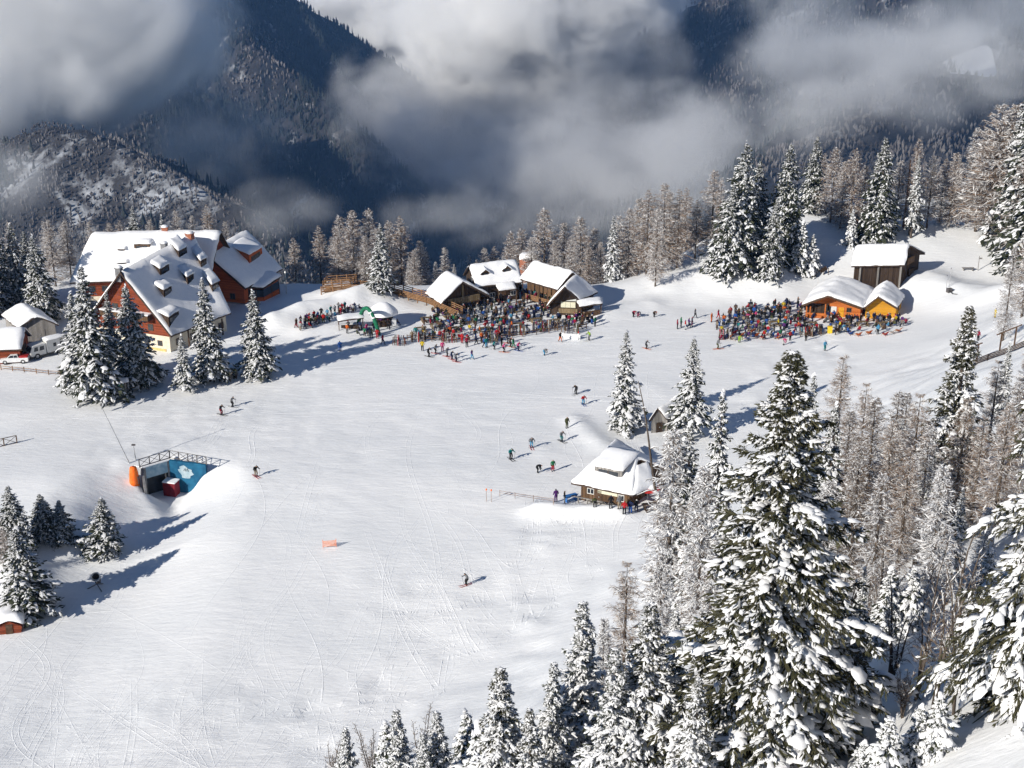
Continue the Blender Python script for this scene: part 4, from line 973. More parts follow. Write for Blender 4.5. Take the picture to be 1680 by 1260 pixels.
def bare(seed, H=9., stems=4, m=LARCHD):
    """multi-stemmed leafless shrub or sapling dusted with snow"""
    rs = np.random.RandomState(seed); rr = random.Random(seed); mb = MB(); B0 = []; B1 = []
    for k in range(stems):
        a = rr.uniform(0, 6.28); l = H * rr.uniform(.6, 1); sp = rr.uniform(.05, .28) * l; p = [Vector((0, 0, -.3))]
        for j in range(1, 6): t = j / 5; p.append(Vector((math.cos(a) * sp * t ** 1.4 + rr.uniform(-.1, .1), math.sin(a) * sp * t ** 1.4 + rr.uniform(-.1, .1), l * t)))
        mb.tube(p, [.012 * H * (1 - q / 5.5) + .012 for q in range(6)], 5)
        for j in range(46):
            t = rr.uniform(.25, 1); q = t * 5; i = min(4, int(q)); c = p[i].lerp(p[i + 1], q - i); a2 = rr.uniform(0, 6.28); ln = rr.uniform(.35, 1.3) * (1.25 - t) * H / 7
            e = c + Vector((math.cos(a2) * ln, math.sin(a2) * ln, ln * rr.uniform(.3, 1.0))); B0.append(c); B1.append(e)
            for _ in range(3):
                s = rr.uniform(.3, 1); c2 = c.lerp(e, s); a3 = rr.uniform(0, 6.28); l2 = ln * rr.uniform(.25, .5); B0.append(c2); B1.append(c2 + Vector((math.cos(a3) * l2, math.sin(a3) * l2, l2 * rr.uniform(0, .9))))
    B0, B1 = np.array(B0), np.array(B1); up = norm(rs.rand(len(B0), 3) - .5); fr = rs.rand(len(B0)) < .45
    V, F = blades(B0[~fr], B1[~fr], np.full((~fr).sum(), .022), up[~fr], rs); V2, F2 = blades(B0[fr], B1[fr], np.full(fr.sum(), .034), np.tile([.1, 0, 1.], (fr.sum(), 1)), rs)
    return dict(H=H, R=H * .3, trunk=mb.mesh("stem", BARK, True), crown=np_mesh("crown", V, F, m, False), snow=np_mesh("snow", V2, F2, FROST, False))
TV = {
    'sp0': spruce(1, 20, 3.9, 300, 18, 5, snowy=.85, ps=.75, gaps=.18, tp=.3), 'sp1': spruce(2, 20, 3.4, 290, 18, 5, snowy=.95, ps=.75, gaps=.15, tp=.32), 'sp2': spruce(3, 20, 4.4, 320, 18, 5, gaps=.25, snowy=.85, ps=.75, tp=.3), 'sp3': spruce(4, 20, 3.1, 260, 16, 6, snowy=1.1, ps=.8, h0=.14, tp=.4), 'sp4': spruce(5, 20, 4.1, 320, 20, 4, snowy=.65, ps=.75, gaps=.2, tp=.24),
    'fr0': spruce(6, 20, 2.9, 260, 15, 7, snowy=1.2, ps=.8, h0=.04, gaps=.2, tp=.45), 'yg0': spruce(7, 6, 1.6, 150, 16, 7, 1, snowy=1.2, ps=.8, h0=.02), 'yg1': spruce(8, 6, 1.9, 160, 16, 7, 1, snowy=1.35, ps=.8, h0=.02),
    'la0': larch(11, 20, 4.8, 200, 34, .52, .06), 'la1': larch(12, 20, 4.2, 190, 34, .58, .08), 'la2': larch(13, 20, 5.3, 210, 34, .46, .05), 'la3': larch(14, 20, 3.7, 180, 34, .66, .06), 'la4': larch(19, 20, 5.6, 170, 34, .6, .12, LARCH, .25), 'la5': larch(20, 20, 4.5, 150, 40, .35, .1, LARCH, -.05),
    'ld0': larch(15, 18, 3.4, 230, 44, .24, .06, LARCHD, fine=.62, thin=.7), 'ld1': larch(16, 18, 3.1, 220, 44, .42, .08, LARCHD, fine=.62, thin=.7), 'lf0': larch(17, 16, 2.7, 240, 40, .62, .06, LARCHD, fine=.75, thin=.7), 'lt0': larch(18, 18, 3.1, 150, 46, .34, .12, LARCH, .22, fine=.55, thin=.7),
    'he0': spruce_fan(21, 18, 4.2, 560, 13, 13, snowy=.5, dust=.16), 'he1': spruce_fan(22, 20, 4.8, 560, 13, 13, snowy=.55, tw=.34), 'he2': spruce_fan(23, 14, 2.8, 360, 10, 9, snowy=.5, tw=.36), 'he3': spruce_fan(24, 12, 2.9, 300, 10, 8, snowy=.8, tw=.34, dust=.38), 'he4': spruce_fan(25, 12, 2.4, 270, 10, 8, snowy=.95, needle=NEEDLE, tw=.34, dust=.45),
    'sh0': bare(31, 9, 4), 'sh1': bare(32, 7, 6), 'sh2': bare(33, 4, 7),
}
for v_ in TV.values(): pass
KIND = {'sp': ('spruce', 'spruce_tree'), 'fr': ('frosted spruce', 'spruce_tree'), 'yg': ('young snow-laden spruce', 'young_spruce'), 'la': ('brown frosted larch', 'larch_tree'), 'ld': ('dark bare larch', 'larch_tree'), 'lf': ('rime-white larch', 'larch_tree'), 'lt': ('tan leafless larch', 'larch_tree'), 'he': ('spruce', 'spruce_tree'), 'sh': ('leafless shrub', 'bare_shrub')}
def plant(var, x, y, H, wf, label, group, rz, zoff=0, lean=0):
    v = TV[var]; k, nm = KIND[var[:2]]; z = Tz(x, y) + zoff
    o = empty(nm, (x, y, z), label, "shrub" if var[:2] == 'sh' else "tree", group, rz); sz = H / v['H']; o.scale = (sz * wf, sz * wf, sz)
    if lean: o.rotation_euler = (0, lean, rz)
    for part in ("trunk", "crown", "snow"):
        q = link("stem" if nm == "bare_shrub" and part == "trunk" else part, v[part], o)
        if part != "trunk": q["kind"] = "stuff"
    return o
TREES = []
def cluster(place, group, items):
    """items: (variant, px, base row or ('y', distance), top row, width factor). Ordinals count from the left within place and kind."""
    rows = []
    for it in items:
        var, px, base, top = it[:4]; wf = it[4] if len(it) > 4 else 1.0
        if isinstance(base, tuple):
            y = base[1]; p = PY(px, top, y); x = p[0]
            for _ in range(3): z = Tz(x, y); d = y * CP - (z - CAMH) * SP; x = (px - 840) / FPX * (y * CP - ((p[2] + z) / 2 - CAMH) * SP)
        else:
            g = G(px, base); x, y = g[0], g[1]; z = g[2]
        H = max(1.2, top_h(x, y, Tz(x, y), top)); rows.append((KIND[var[:2]][0], px, var, x, y, H, wf))
    cnt = {}
    for r in rows: cnt[r[0]] = cnt.get(r[0], 0) + 1
    seen = {}
    for kd, px, var, x, y, H, wf in sorted(rows, key=lambda r: r[1]):
        seen[kd] = seen.get(kd, 0) + 1
        lab = f"{kd} {place}" + (f", {ORD[seen[kd] - 1]} {kd.split()[-1]} from the left" if cnt[kd] > 1 else "")
        TREES.append((x, y)); plant(var, x, y, H, wf, lab, group, rnd.uniform(0, 6.28))
Yb = lambda d: ('y', d)
cluster("beyond the grey shed", "trees left of the lodge", [('sp4', 10, 505, 372), ('sp0', 33, 500, 366), ('sp2', 70, 528, 384), ('sp4', 52, 490, 378), ('sp0', -12, 520, 380, 1.1), ('la0', 92, 470, 358), ('la0', 118, 462, 360), ('la0', 20, Yb(270), 362), ('la3', 75, Yb(268), 362), ('la4', 105, Yb(272), 368)])
cluster("rising behind the lodge roof", "trees behind the lodge", [('sp1', 222, Yb(262), 337, 1.2), ('sp3', 268, Yb(264), 352, .9), ('la0', 292, Yb(266), 343), ('la5', 342, Yb(265), 334), ('la2', 182, Yb(266), 364), ('la0', 150, Yb(268), 362), ('la1', 318, Yb(270), 352), ('la0', 372, Yb(272), 362), ('la0', 250, Yb(274), 358), ('la5', 200, Yb(275), 360)])
cluster("standing before the lodge gable", "spruces before the lodge", [('sp1', 158, 657, 434, 1.15), ('sp2', 222, 634, 466, 1.05), ('sp3', 134, 640, 478, 1.15), ('sp1', 190, 622, 476, .95)])
cluster("beside the lodge front", "spruces before the lodge", [('sp3', 305, 641, 548, 1.25), ('sp1', 345, 625, 455, 1.1), ('sp1', 424, 620, 474, 1.25)])
cluster("behind the wooden steps", "larches behind the steps", [('la4', 508, 462, 355, 1.05), ('la0', 541, 455, 355), ('la2', 580, Yb(262), 342), ('la0', 607, Yb(264), 340), ('la2', 560, Yb(270), 352), ('la5', 658, Yb(262), 352, 1.1), ('la0', 640, Yb(270), 360), ('la0', 690, Yb(266), 392), ('la5', 484, Yb(264), 388), ('sp1', 627, 480, 366, 1.25), ('ld0', 700, Yb(272), 410), ('ld1', 672, Yb(258), 420), ('la5', 525, Yb(262), 368), ('la2', 620, Yb(258), 372), ('la0', 600, Yb(256), 385), ('la2', 555, Yb(258), 372), ('ld1', 715, Yb(262), 428), ('la2', 680, Yb(255), 408)])
cluster("peeping over the log huts", "larches behind the log huts", [('la1', 730, Yb(272), 404), ('la0', 795, Yb(274), 405), ('la5', 811, Yb(276), 402), ('la2', 838, Yb(270), 378), ('la2', 856, Yb(274), 372), ('la2', 893, Yb(266), 340, 1.15), ('la0', 925, Yb(272), 362), ('la2', 952, Yb(266), 354, 1.1), ('la0', 975, Yb(276), 372), ('la3', 770, Yb(280), 418), ('ld1', 745, Yb(258), 432), ('ld0', 782, Yb(262), 425), ('ld1', 825, Yb(260), 418), ('la4', 872, Yb(262), 388), ('la0', 910, Yb(258), 392), ('la4', 938, Yb(258), 385), ('la5', 965, Yb(256), 398), ('la0', 985, Yb(258), 395)])
cluster("on the rise beside the dark spruces", "larches on the rise", [('fr0', 1004, 462, 352), ('la2', 1030, 455, 340), ('la5', 1060, 450, 308, 1.05), ('la2', 1086, 445, 298), ('la5', 1110, 440, 308), ('la5', 1140, 425, 325), ('la2', 1166, 410, 276), ('la0', 1048, Yb(272), 322), ('la5', 1125, Yb(276), 306), ('la3', 1182, Yb(280), 290), ('la4', 1015, Yb(270), 352), ('la1', 1098, Yb(282), 312), ('la1', 1075, 470, 340, .8)])
cluster("above the sunbathers", "dark spruces above the sunbathers", [('sp2', 1214, 440, 230, 1.0), ('sp0', 1196, 452, 300, 1.05), ('sp0', 1266, 456, 325, .95), ('sp4', 1284, 430, 234, 1.0), ('sp4', 1238, 420, 262), ('sp4', 1332, 348, 222, 1.0), ('yg0', 1312, 447, 362, .95), ('yg1', 1330, 446, 385, .8), ('sp4', 1300, 400, 300, .8)])
cluster("on the crest behind the barn", "trees behind the barn", [('sp4', 1438, 396, 224, 1.05), ('la2', 1362, 365, 240), ('la5', 1392, 385, 240), ('la0', 1378, 375, 262), ('lt0', 1492, 385, 226, .8), ('sp3', 1494, 390, 256, .8), ('la4', 1520, 375, 254), ('la2', 1556, 372, 248), ('la5', 1541, 365, 258), ('ld1', 1585, 372, 205), ('la2', 1412, 372, 270), ('la4', 1468, 372, 262), ('ld0', 1570, Yb(276), 258), ('la5', 1350, Yb(278), 250), ('la0', 1440, Yb(285), 262), ('yg0', 1395, 402, 345, .8), ('la5', 1530, Yb(284), 270), ('la0', 1600, Yb(280), 262)])
cluster("above the sledding slope", "tall trees above the sledding slope", [('la4', 1618, 395, 168, 1.1), ('la0', 1640, 398, 165, 1.05), ('fr0', 1655, 405, 138, 1.0), ('sp2', 1674, 420, 148), ('la0', 1600, 380, 205), ('la5', 1630, 385, 190), ('la0', 1668, 430, 230), ('sp0', 1692, 440, 190, 1.1), ('ld1', 1645, 560, 400, .8), ('la1', 1676, 520, 350)])
cluster("beside the store shed", "spruces beside the store shed", [('fr0', 1023, 706, 542, 1.25), ('sp3', 1131, 722, 552, 1.2)])
cluster("in the hollow by the underpass", "spruces by the underpass", [('sp0', 176, 908, 816, 1.9), ('sp1', 28, 905, 796, 1.8), ('sp4', 75, 888, 810, 1.8), ('sp4', 104, 886, 820, 1.7), ('sp0', 42, 1002, 868, 1.75), ('lt0', 4, 900, 838, 1.5), ('lt0', 14, 940, 862, 1.2)])
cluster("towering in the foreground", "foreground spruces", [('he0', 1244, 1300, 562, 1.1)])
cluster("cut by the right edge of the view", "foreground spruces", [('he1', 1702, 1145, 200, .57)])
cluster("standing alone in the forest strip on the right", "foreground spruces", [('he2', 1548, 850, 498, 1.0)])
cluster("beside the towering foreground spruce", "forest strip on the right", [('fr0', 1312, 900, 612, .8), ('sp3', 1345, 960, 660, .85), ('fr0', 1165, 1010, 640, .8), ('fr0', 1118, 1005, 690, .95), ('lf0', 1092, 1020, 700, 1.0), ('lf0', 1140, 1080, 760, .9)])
cluster("in the bare wood behind the foreground spruce", "forest strip on the right", [('lt0', 1362, 830, 580, 1.05), ('ld0', 1412, 905, 648, 1.15), ('ld1', 1448, 900, 636, 1.0), ('lt0', 1482, 900, 642, 1.1), ('ld0', 1390, 960, 720, 1.1), ('lt0', 1612, 800, 588, 1.1), ('ld1', 1640, 860, 620, 1.1), ('lt0', 1590, 880, 680, 1.0), ('lt0', 1470, 960, 730, 1.1), ('lf0', 1520, 1000, 760, 1.1), ('ld1', 1425, 1010, 770, 1.1), ('lt0', 1440, 930, 690, 1.1), ('ld0', 1375, 900, 670, 1.1), ('lt0', 1560, 880, 650, 1.2), ('ld1', 1500, 930, 690, 1.1), ('lt0', 1625, 900, 660, 1.2), ('lt0', 1400, 860, 625, .9), ('ld0', 1465, 870, 640, .9), ('lt0', 1650, 830, 640, 1.0), ('lf0', 1340, 1020, 780, 1.0), ('sp3', 1510, 900, 700, .8), ('fr0', 1560, 960, 800, .9), ('lf0', 1600, 1000, 830, 1.0), ('fr0', 1640, 690, 560, .9), ('lt0', 1665, 760, 560)])
cluster("at the front of the wood", "front row of snowy trees", [('he4', 950, 1330, 984, 1.0), ('he3', 1052, 1370, 985, 1.0), ('lt0', 1020, 1200, 918, 1.0), ('lf0', 1075, 1180, 900, .8), ('he4', 905, 1380, 1085, .9), ('he4', 1000, 1400, 1060, 1.0), ('lf0', 985, 1260, 1010, .7), ('he3', 1130, 1400, 1110, .8), ('he4', 1095, 1290, 1000, .8), ('yg1', 1262, 1330, 1168, .9), ('lf0', 1150, 1240, 930, .8)])
cluster("along the bottom edge", "bottom row of snowy trees", [('he3', 822, 1430, 1092, .95), ('he4', 722, 1420, 1165, 1.0), ('he4', 660, 1430, 1162, .9), ('he4', 578, 1420, 1192, .9), ('yg0', 640, 1340, 1185, .8), ('yg0', 768, 1350, 1168, .8), ('he3', 868, 1440, 1160, .8), ('sh1', 545, 1300, 1205), ('he4', 700, 1440, 1200, .9), ('yg1', 790, 1400, 1190, .9), ('sh1', 615, 1310, 1180, .8), ('sh1', 690, 1300, 1160, .8)])
cluster("on the bank at the lower right", "small trees on the bank", [('yg1', 1448, 1300, 1176, 1.0), ('yg1', 1532, 1240, 1140, 1.1), ('yg0', 1500, 1255, 1155, .9), ('yg0', 1408, 1310, 1215, 1.0), ('sh0', 1530, 1165, 850, .85), ('sh0', 1502, 1150, 900, .8), ('sh0', 1565, 1170, 920, .8), ('sh1', 1460, 1130, 960), ('sh1', 1440, 1060, 900), ('sh2', 1480, 1180, 1090), ('sh2', 1600, 1150, 1060), ('sh1', 1580, 1080, 930), ('sh1', 1410, 1120, 990), ('yg0', 1450, 1060, 930, .9), ('yg1', 1490, 1040, 930, .8), ('sh0', 1380, 1060, 880), ('fr0', 1400, 1120, 930, .8), ('sh2', 1430, 1190, 1110), ('yg0', 1610, 1010, 900, .9)])
# leaning dead snag
g = G(1110, 985); Hs = 17.0; rr = random.Random(5)
sn = empty("dead_snag", g, "thin dead snag leaning left with a few bare crooked branches", "tree")
topp = PY(1046, 625, g[1] + 1.0) - g; mb = MB(); mb.tube([topp * t + np.array([.15 * math.sin(t * 9), 0, 0]) for t in np.linspace(-.02, 1, 12)], [.24 * (1 - t) + .03 for t in np.linspace(0, 1, 12)], 7); mb.build("trunk", BARK, sn, True)
for t, dx, dz in ((.52, -1.9, -.5), (.56, -.9, .2), (.62, .9, .2), (.35, -1.2, .1), (.42, 1.3, -.2), (.7, .8, .3), (.8, -.5, .1), (.47, 1.6, .4), (.28, -1.6, -.3), (.88, .3, .1)):
    c = topp * t; e = c + np.array([dx, -.3, dz]); mb = MB(); mb.tube([c, lerp(c, e, .5) + [0, 0, .12], e], [.06, .045, .015], 5)
    for k in range(5):
        q = lerp(c, e, .3 + .7 * rr.random()); mb.tube([q, q + np.array([rr.uniform(-.4, .4), rr.uniform(-.3, .3), rr.uniform(-.5, .2)])], [.02, .006], 4)
    bo = mb.build("branch", BARK, sn)
    m2 = MB(); m2.tube([c + [0, 0, .06], lerp(c, e, .5) + [0, 0, .18], e + [0, 0, .03]], [.05, .05, .02], 5); m2.build("branch_snow", TREESNOW, bo)
# ================================================================== underpass
def wall_seg(mb, a, b, z0, z1, t=.35, back=None):
    a = V3(a); b = V3(b); d = b - a; d /= np.linalg.norm(d); n = np.array([d[1], -d[0]]) * t
    if back is not None and n @ (V3(back) - a) < 0: n = -n
    mb.prism([(*a, z0), (*b, z0), (*(b + n), z0), (*(a + n), z0)], (0, 0, z1 - z0)); return mb
up = empty("underpass", (UP_C[0], UP_C[1], UP_FLOOR), "concrete piste underpass with blue mural walls and a dark opening", "underpass")
inv = Matrix.Translation((-UP_C[0], -UP_C[1], -UP_FLOOR))
def ub(mb, nm, m, parent=None):
    o = mb.build(nm, m, parent or up)
    if parent is None: o.matrix_parent_inverse = inv
    return o
far = UP_C + np.array([0, 8.])
cen = (UP_W0 + UP_W1 + UP_E0) / 3
fin = lambda p, k: p + (cen - p) / np.linalg.norm(cen - p) * k
c_, w0, w1 = fin(UP_C, 1.15), fin(UP_W0, .9), fin(UP_W1, .3)
MURAL = mat("blue_mural", (.006, .06, .13), (.015, .12, .22), .9, .7, detail=2); MURALP = mat("pale_mural", (.16, .28, .38), (.34, .45, .52), 1.4, .7)
FIG = mat("white_mural_figure", (.25, .36, .42), (.42, .5, .54), 1.6, .7)
# portal wall with its opening: pier, lintel
za, zb_ = UP_FLOOR, -2.0
L0 = lerp(w0, c_, .10); L1 = lerp(w0, c_, .93)
m_ = MB(); wall_seg(m_, w0, L0, za - .5, .25, .5, far); ub(m_, "pier", CONCRETE)
m_ = MB(); wall_seg(m_, L1, c_, za - .5, .25, .5, far); ub(m_, "pier", CONCRETE)
m_ = MB(); wall_seg(m_, L0, L1, zb_ + .6, .25, .5, far); ub(m_, "lintel", MURALP)
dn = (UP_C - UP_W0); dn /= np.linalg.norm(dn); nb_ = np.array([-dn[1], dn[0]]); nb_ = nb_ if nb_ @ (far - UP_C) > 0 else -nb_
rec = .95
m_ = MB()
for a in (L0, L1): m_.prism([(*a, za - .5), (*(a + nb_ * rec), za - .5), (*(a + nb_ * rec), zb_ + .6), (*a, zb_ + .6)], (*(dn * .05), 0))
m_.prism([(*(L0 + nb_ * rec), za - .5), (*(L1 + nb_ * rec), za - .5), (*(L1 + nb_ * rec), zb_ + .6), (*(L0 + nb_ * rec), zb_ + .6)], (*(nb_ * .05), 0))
ub(m_, "tunnel_shade_panel", mat("tunnel_shade", (.028, .03, .034), (.05, .052, .056), 1.5, .7))  # near-black panels stand in for the shaded tunnel interior
m_ = MB(); m_.prism([(*(w0 - nb_ * .05), .2), (*(c_ - nb_ * .05), .2), (*(UP_C + nb_ * .6), .2), (*(UP_W0 + nb_ * .6), .2)], (0, 0, .12)); ub(m_, "coping", ROOFSNOW)
m_ = MB(); wall_seg(m_, c_, w1, za - .5, .25, .4, far); rw = ub(m_, "mural_wall", MURAL)
# white figure on the mural, flat print standing proud of the wall
d2 = (w1 - c_); d2 /= np.linalg.norm(d2); n2 = np.array([d2[1], -d2[0]]); n2 = n2 if n2 @ (cen - c_) > 0 else -n2
rr = random.Random(4); pts = []
for k in range(22):
    t = k / 22 * 2 * math.pi; r = 1 + .28 * rr.uniform(-1, 1); q = c_ + d2 * (2.35 + 1.15 * r * math.cos(t)) + n2 * .012; pts.append((*q, -1.15 + .78 * r * math.sin(t)))
m_ = MB(); m_.prism(pts, (*(n2 * .012), 0)); m_.build("mural_figure", FIG, rw)
m_ = MB()
for k in range(7): q = c_ + d2 * (2.05 + .11 * k) + n2 * .03; m_.prism([(*q, -1.0 + .2 * (k % 2)), (*(q + d2 * .1), -1.05 + .2 * (k % 2)), (*(q + d2 * .09), -.75 + .15 * (k % 3))], (*(n2 * .01), 0))
m_.build("mural_marks", RUBBER, rw)
m_ = MB(); wall_seg(m_, w0, fin(UP_E0, .3), za - .8, .1, .3, UP_W0 + np.array([-5, 0])); wl = ub(m_, "wing_wall", CONCRETE)
for v in wl.data.vertices:      # top of the wing wall runs down the bank
    if v.co.z > -.2: v.co.z = .2 if np.linalg.norm(np.array(v.co[:2]) - UP_W0) < 2 else -1.6
# railing of posts, rails and crossed braces
def railing(owner, inv_, pts, h=1.05, bay=1.7, m=DKMETAL, r=.05):
    for a, b in zip(pts[:-1], pts[1:]):
        a, b = V3(a), V3(b); n = max(1, round(np.linalg.norm((b - a)[:2]) / bay))
        for k in range(n + 1):
            p = lerp(a, b, k / n); mb = MB(); mb.box((p[0], p[1], p[2] + h / 2), (r * 2, r * 2, h)); o = mb.build("post", m, owner); o.matrix_parent_inverse = inv_
            if k < n:
                q = lerp(a, b, (k + 1) / n)
                for z0, z1 in ((.15, h - .05), (h - .05, .15)):
                    mb = MB(); mb.tube([p + [0, 0, z0], q + [0, 0, z1]], r * .6, 5); o = mb.build("brace", m, owner); o.matrix_parent_inverse = inv_
        for z in (.12, h):
            mb = MB(); mb.tube([a + [0, 0, z], b + [0, 0, z]], r * .8, 6); o = mb.build("rail", m, owner); o.matrix_parent_inverse = inv_
rl = empty("crossed_railing", (UP_C[0], UP_C[1], .25), "dark railing with crossed braces along the top of the underpass", "railing")
railing(rl, Matrix.Translation((-UP_C[0], -UP_C[1], -.25)), [(*lerp(w0, UP_W0, .5), .25), (*lerp(c_, UP_C, .5), .25), (*lerp(w1, UP_W1, .5), .25)], 1.15, 1.55, DKMETAL, .055)
p = lerp(c_, w1, .1) + n2 * .9; bx = empty("red_bin", (*p, UP_FLOOR), "dark red padded box at the inner corner of the underpass", "box")
m_ = MB(); m_.box((0, 0, .95), (1.7, 1.3, 1.9), math.atan2(d2[1], d2[0])); m_.build("body", mat("shaded_red_pad", (.13, .008, .014), (.2, .015, .022), 3, .6), bx); m_ = MB(); m_.box((0, 0, 1.98), (1.8, 1.4, .14), math.atan2(d2[1], d2[0])); m_.build("snow", ROOFSNOW, bx)  # red of the box darkened to maroon, shade of the cutting put into the colour
p = U(220, 800, -1.2); p = G(221, 793) - [0, 0, .15]; oc = empty("orange_crash_pad", p, "bright orange crash pad wrapped round the end of the wing wall", "crash pad")
m_ = MB(); m_.lathe([(.05, -.2), (.62, -.2), (.66, .4), (.6, 1.3), (.5, 2.0), (.42, 2.35), (.1, 2.45)], 12); m_.build("pad", ORANGEP, oc, True); m_ = MB(); m_.box((.45, -.2, .6), (.35, .3, 1.0)); m_.build("stake", DKMETAL, oc)
for px, py, tx, ty, lab, nm in ((214, 762, 166, 666, "tall thin pale pole leaning beside the underpass", "leaning_pole"), (223, 755, 219, 731, "short lamp pole behind the underpass railing", "lamp_pole")):
    g = G(px, py); o = empty(nm, g, lab, "pole"); tz = top_h(g[0], g[1], g[2], ty); tp = np.array([U(tx, ty, g[2] + tz)[0] - g[0], 0, tz]); m_ = MB(); m_.tube([(0, 0, -.3), tp], [.07, .04], 7); m_.build("shaft", METAL, o)
    m_ = MB(); m_.box(tp + np.array([0, 0, .1]), (.5 if nm == "lamp_pole" else .16, .16, .2)); m_.build("head", DKMETAL, o)

# ================================================================== people
PAL = {"red": (.55, .02, .025), "crimson": (.36, .015, .05), "orange": (.78, .16, .02), "yellow": (.75, .55, .03), "lime": (.36, .6, .05), "green": (.02, .22, .09), "teal": (.015, .26, .27), "sky blue": (.12, .42, .68), "blue": (.03, .12, .45), "navy": (.015, .025, .09), "purple": (.12, .03, .2), "pink": (.75, .08, .26), "white": (.72, .72, .72), "grey": (.22, .225, .24), "brown": (.12, .065, .035), "black": (.014, .014, .016), "beige": (.42, .34, .24), "olive": (.10, .11, .04)}
CLOTH = {k: mat("cloth_" + k.replace(" ", "_"), tuple(c * .45 for c in v), tuple(min(1, c * .72) for c in v), 7, .8, .2) for k, v in PAL.items()}
SKIN = mat("skin", (.42, .25, .17), (.55, .34, .24), 9, .6)
def body(name, joints, edges, rad, classify, lv=1):
    """one continuous figure grown from a posed skeleton with the Skin modifier"""
    keys = list(joints); me = bpy.data.meshes.new(name); me.from_pydata([joints[k] for k in keys], [(keys.index(a), keys.index(b)) for a, b in edges], [])
    o = bpy.data.objects.new(name, me); COL.objects.link(o); o.modifiers.new("skin", 'SKIN'); me.skin_vertices  # grown below
    for k, sv in zip(keys, me.skin_vertices[0].data):
        r = rad[k]; sv.radius = r if isinstance(r, tuple) else (r, r); sv.use_root = (k == 'pelvis')
    sb = o.modifiers.new("sub", 'SUBSURF'); sb.levels = lv; sb.render_levels = lv
    dg = bpy.context.evaluated_depsgraph_get(); m2 = bpy.data.meshes.new_from_object(o.evaluated_get(dg)); m2.name = name
    bpy.data.objects.remove(o); m2.materials.clear()
    for nm in ("jacket", "trousers", "skin", "hat", "boots"): m2.materials.append({"skin": SKIN, "boots": CLOTH["black"]}.get(nm, CLOTH["grey"]))
    J = {k: Vector(v) for k, v in joints.items()}
    for pl in m2.polygons: pl.material_index = classify(pl.center, J); pl.use_smooth = True
    return m2
ED = [('pelvis', 'waist'), ('waist', 'chest'), ('chest', 'neck'), ('neck', 'head'), ('head', 'crown'), ('pelvis', 'hipL'), ('hipL', 'kneeL'), ('kneeL', 'ankL'), ('ankL', 'toeL'), ('pelvis', 'hipR'), ('hipR', 'kneeR'), ('kneeR', 'ankR'), ('ankR', 'toeR'), ('chest', 'shL'), ('shL', 'elL'), ('elL', 'wrL'), ('wrL', 'haL'), ('chest', 'shR'), ('shR', 'elR'), ('elR', 'wrR'), ('wrR', 'haR')]
RADS = dict(pelvis=(.17, .13), waist=(.165, .125), chest=(.19, .14), neck=.075, head=(.10, .115), crown=(.085, .095), hipL=.125, hipR=.125, kneeL=.088, kneeR=.088, ankL=.072, ankR=.072, toeL=.055, toeR=.055, shL=.095, shR=.095, elL=.072, elR=.072, wrL=.056, wrR=.056, haL=.05, haR=.05)
BASE = dict(pelvis=(0, 0, .95), waist=(0, 0, 1.12), chest=(0, 0, 1.36), neck=(0, -.02, 1.52), head=(0, -.04, 1.64), crown=(0, -.03, 1.74), hipL=(.11, 0, .88), kneeL=(.12, -.04, .5), ankL=(.13, .02, .1), toeL=(.15, -.16, .05), hipR=(-.11, 0, .88), kneeR=(-.12, -.04, .5), ankR=(-.13, .02, .1), toeR=(-.15, -.16, .05), shL=(.22, 0, 1.43), elL=(.30, .02, 1.16), wrL=(.30, -.14, .98), haL=(.29, -.22, .94), shR=(-.22, 0, 1.43), elR=(-.30, .02, 1.16), wrR=(-.30, -.14, .98), haR=(-.29, -.22, .94))
def classify(c, J):
    if (c - J['haL']).length < .10 or (c - J['haR']).length < .10: return 4
    hd = (c - J['head']).length; up_ = (J['crown'] - J['neck']).normalized()
    if (c - J['neck']).dot(up_) > .05 and (c - J['head']).length < .22:
        if (c - J['head']).dot(up_) > .035: return 3
        return 2 if c.y < J['head'].y + .02 else 3
    for k in ('ankL', 'toeL', 'ankR', 'toeR'):
        if (c - J[k]).length < .15 and c.z < max(J['ankL'].z, J['ankR'].z) + .12: return 4
    arms = min((c - J[k]).length for k in ('elL', 'elR', 'wrL', 'wrR', 'shL', 'shR', 'chest', 'waist')); legs = min((c - J[k]).length for k in ('kneeL', 'kneeR', 'hipL', 'hipR', 'ankL', 'ankR'))
    return 0 if arms < legs + .03 else 1
def pose(**kw): d = dict(BASE); d.update(kw); return d
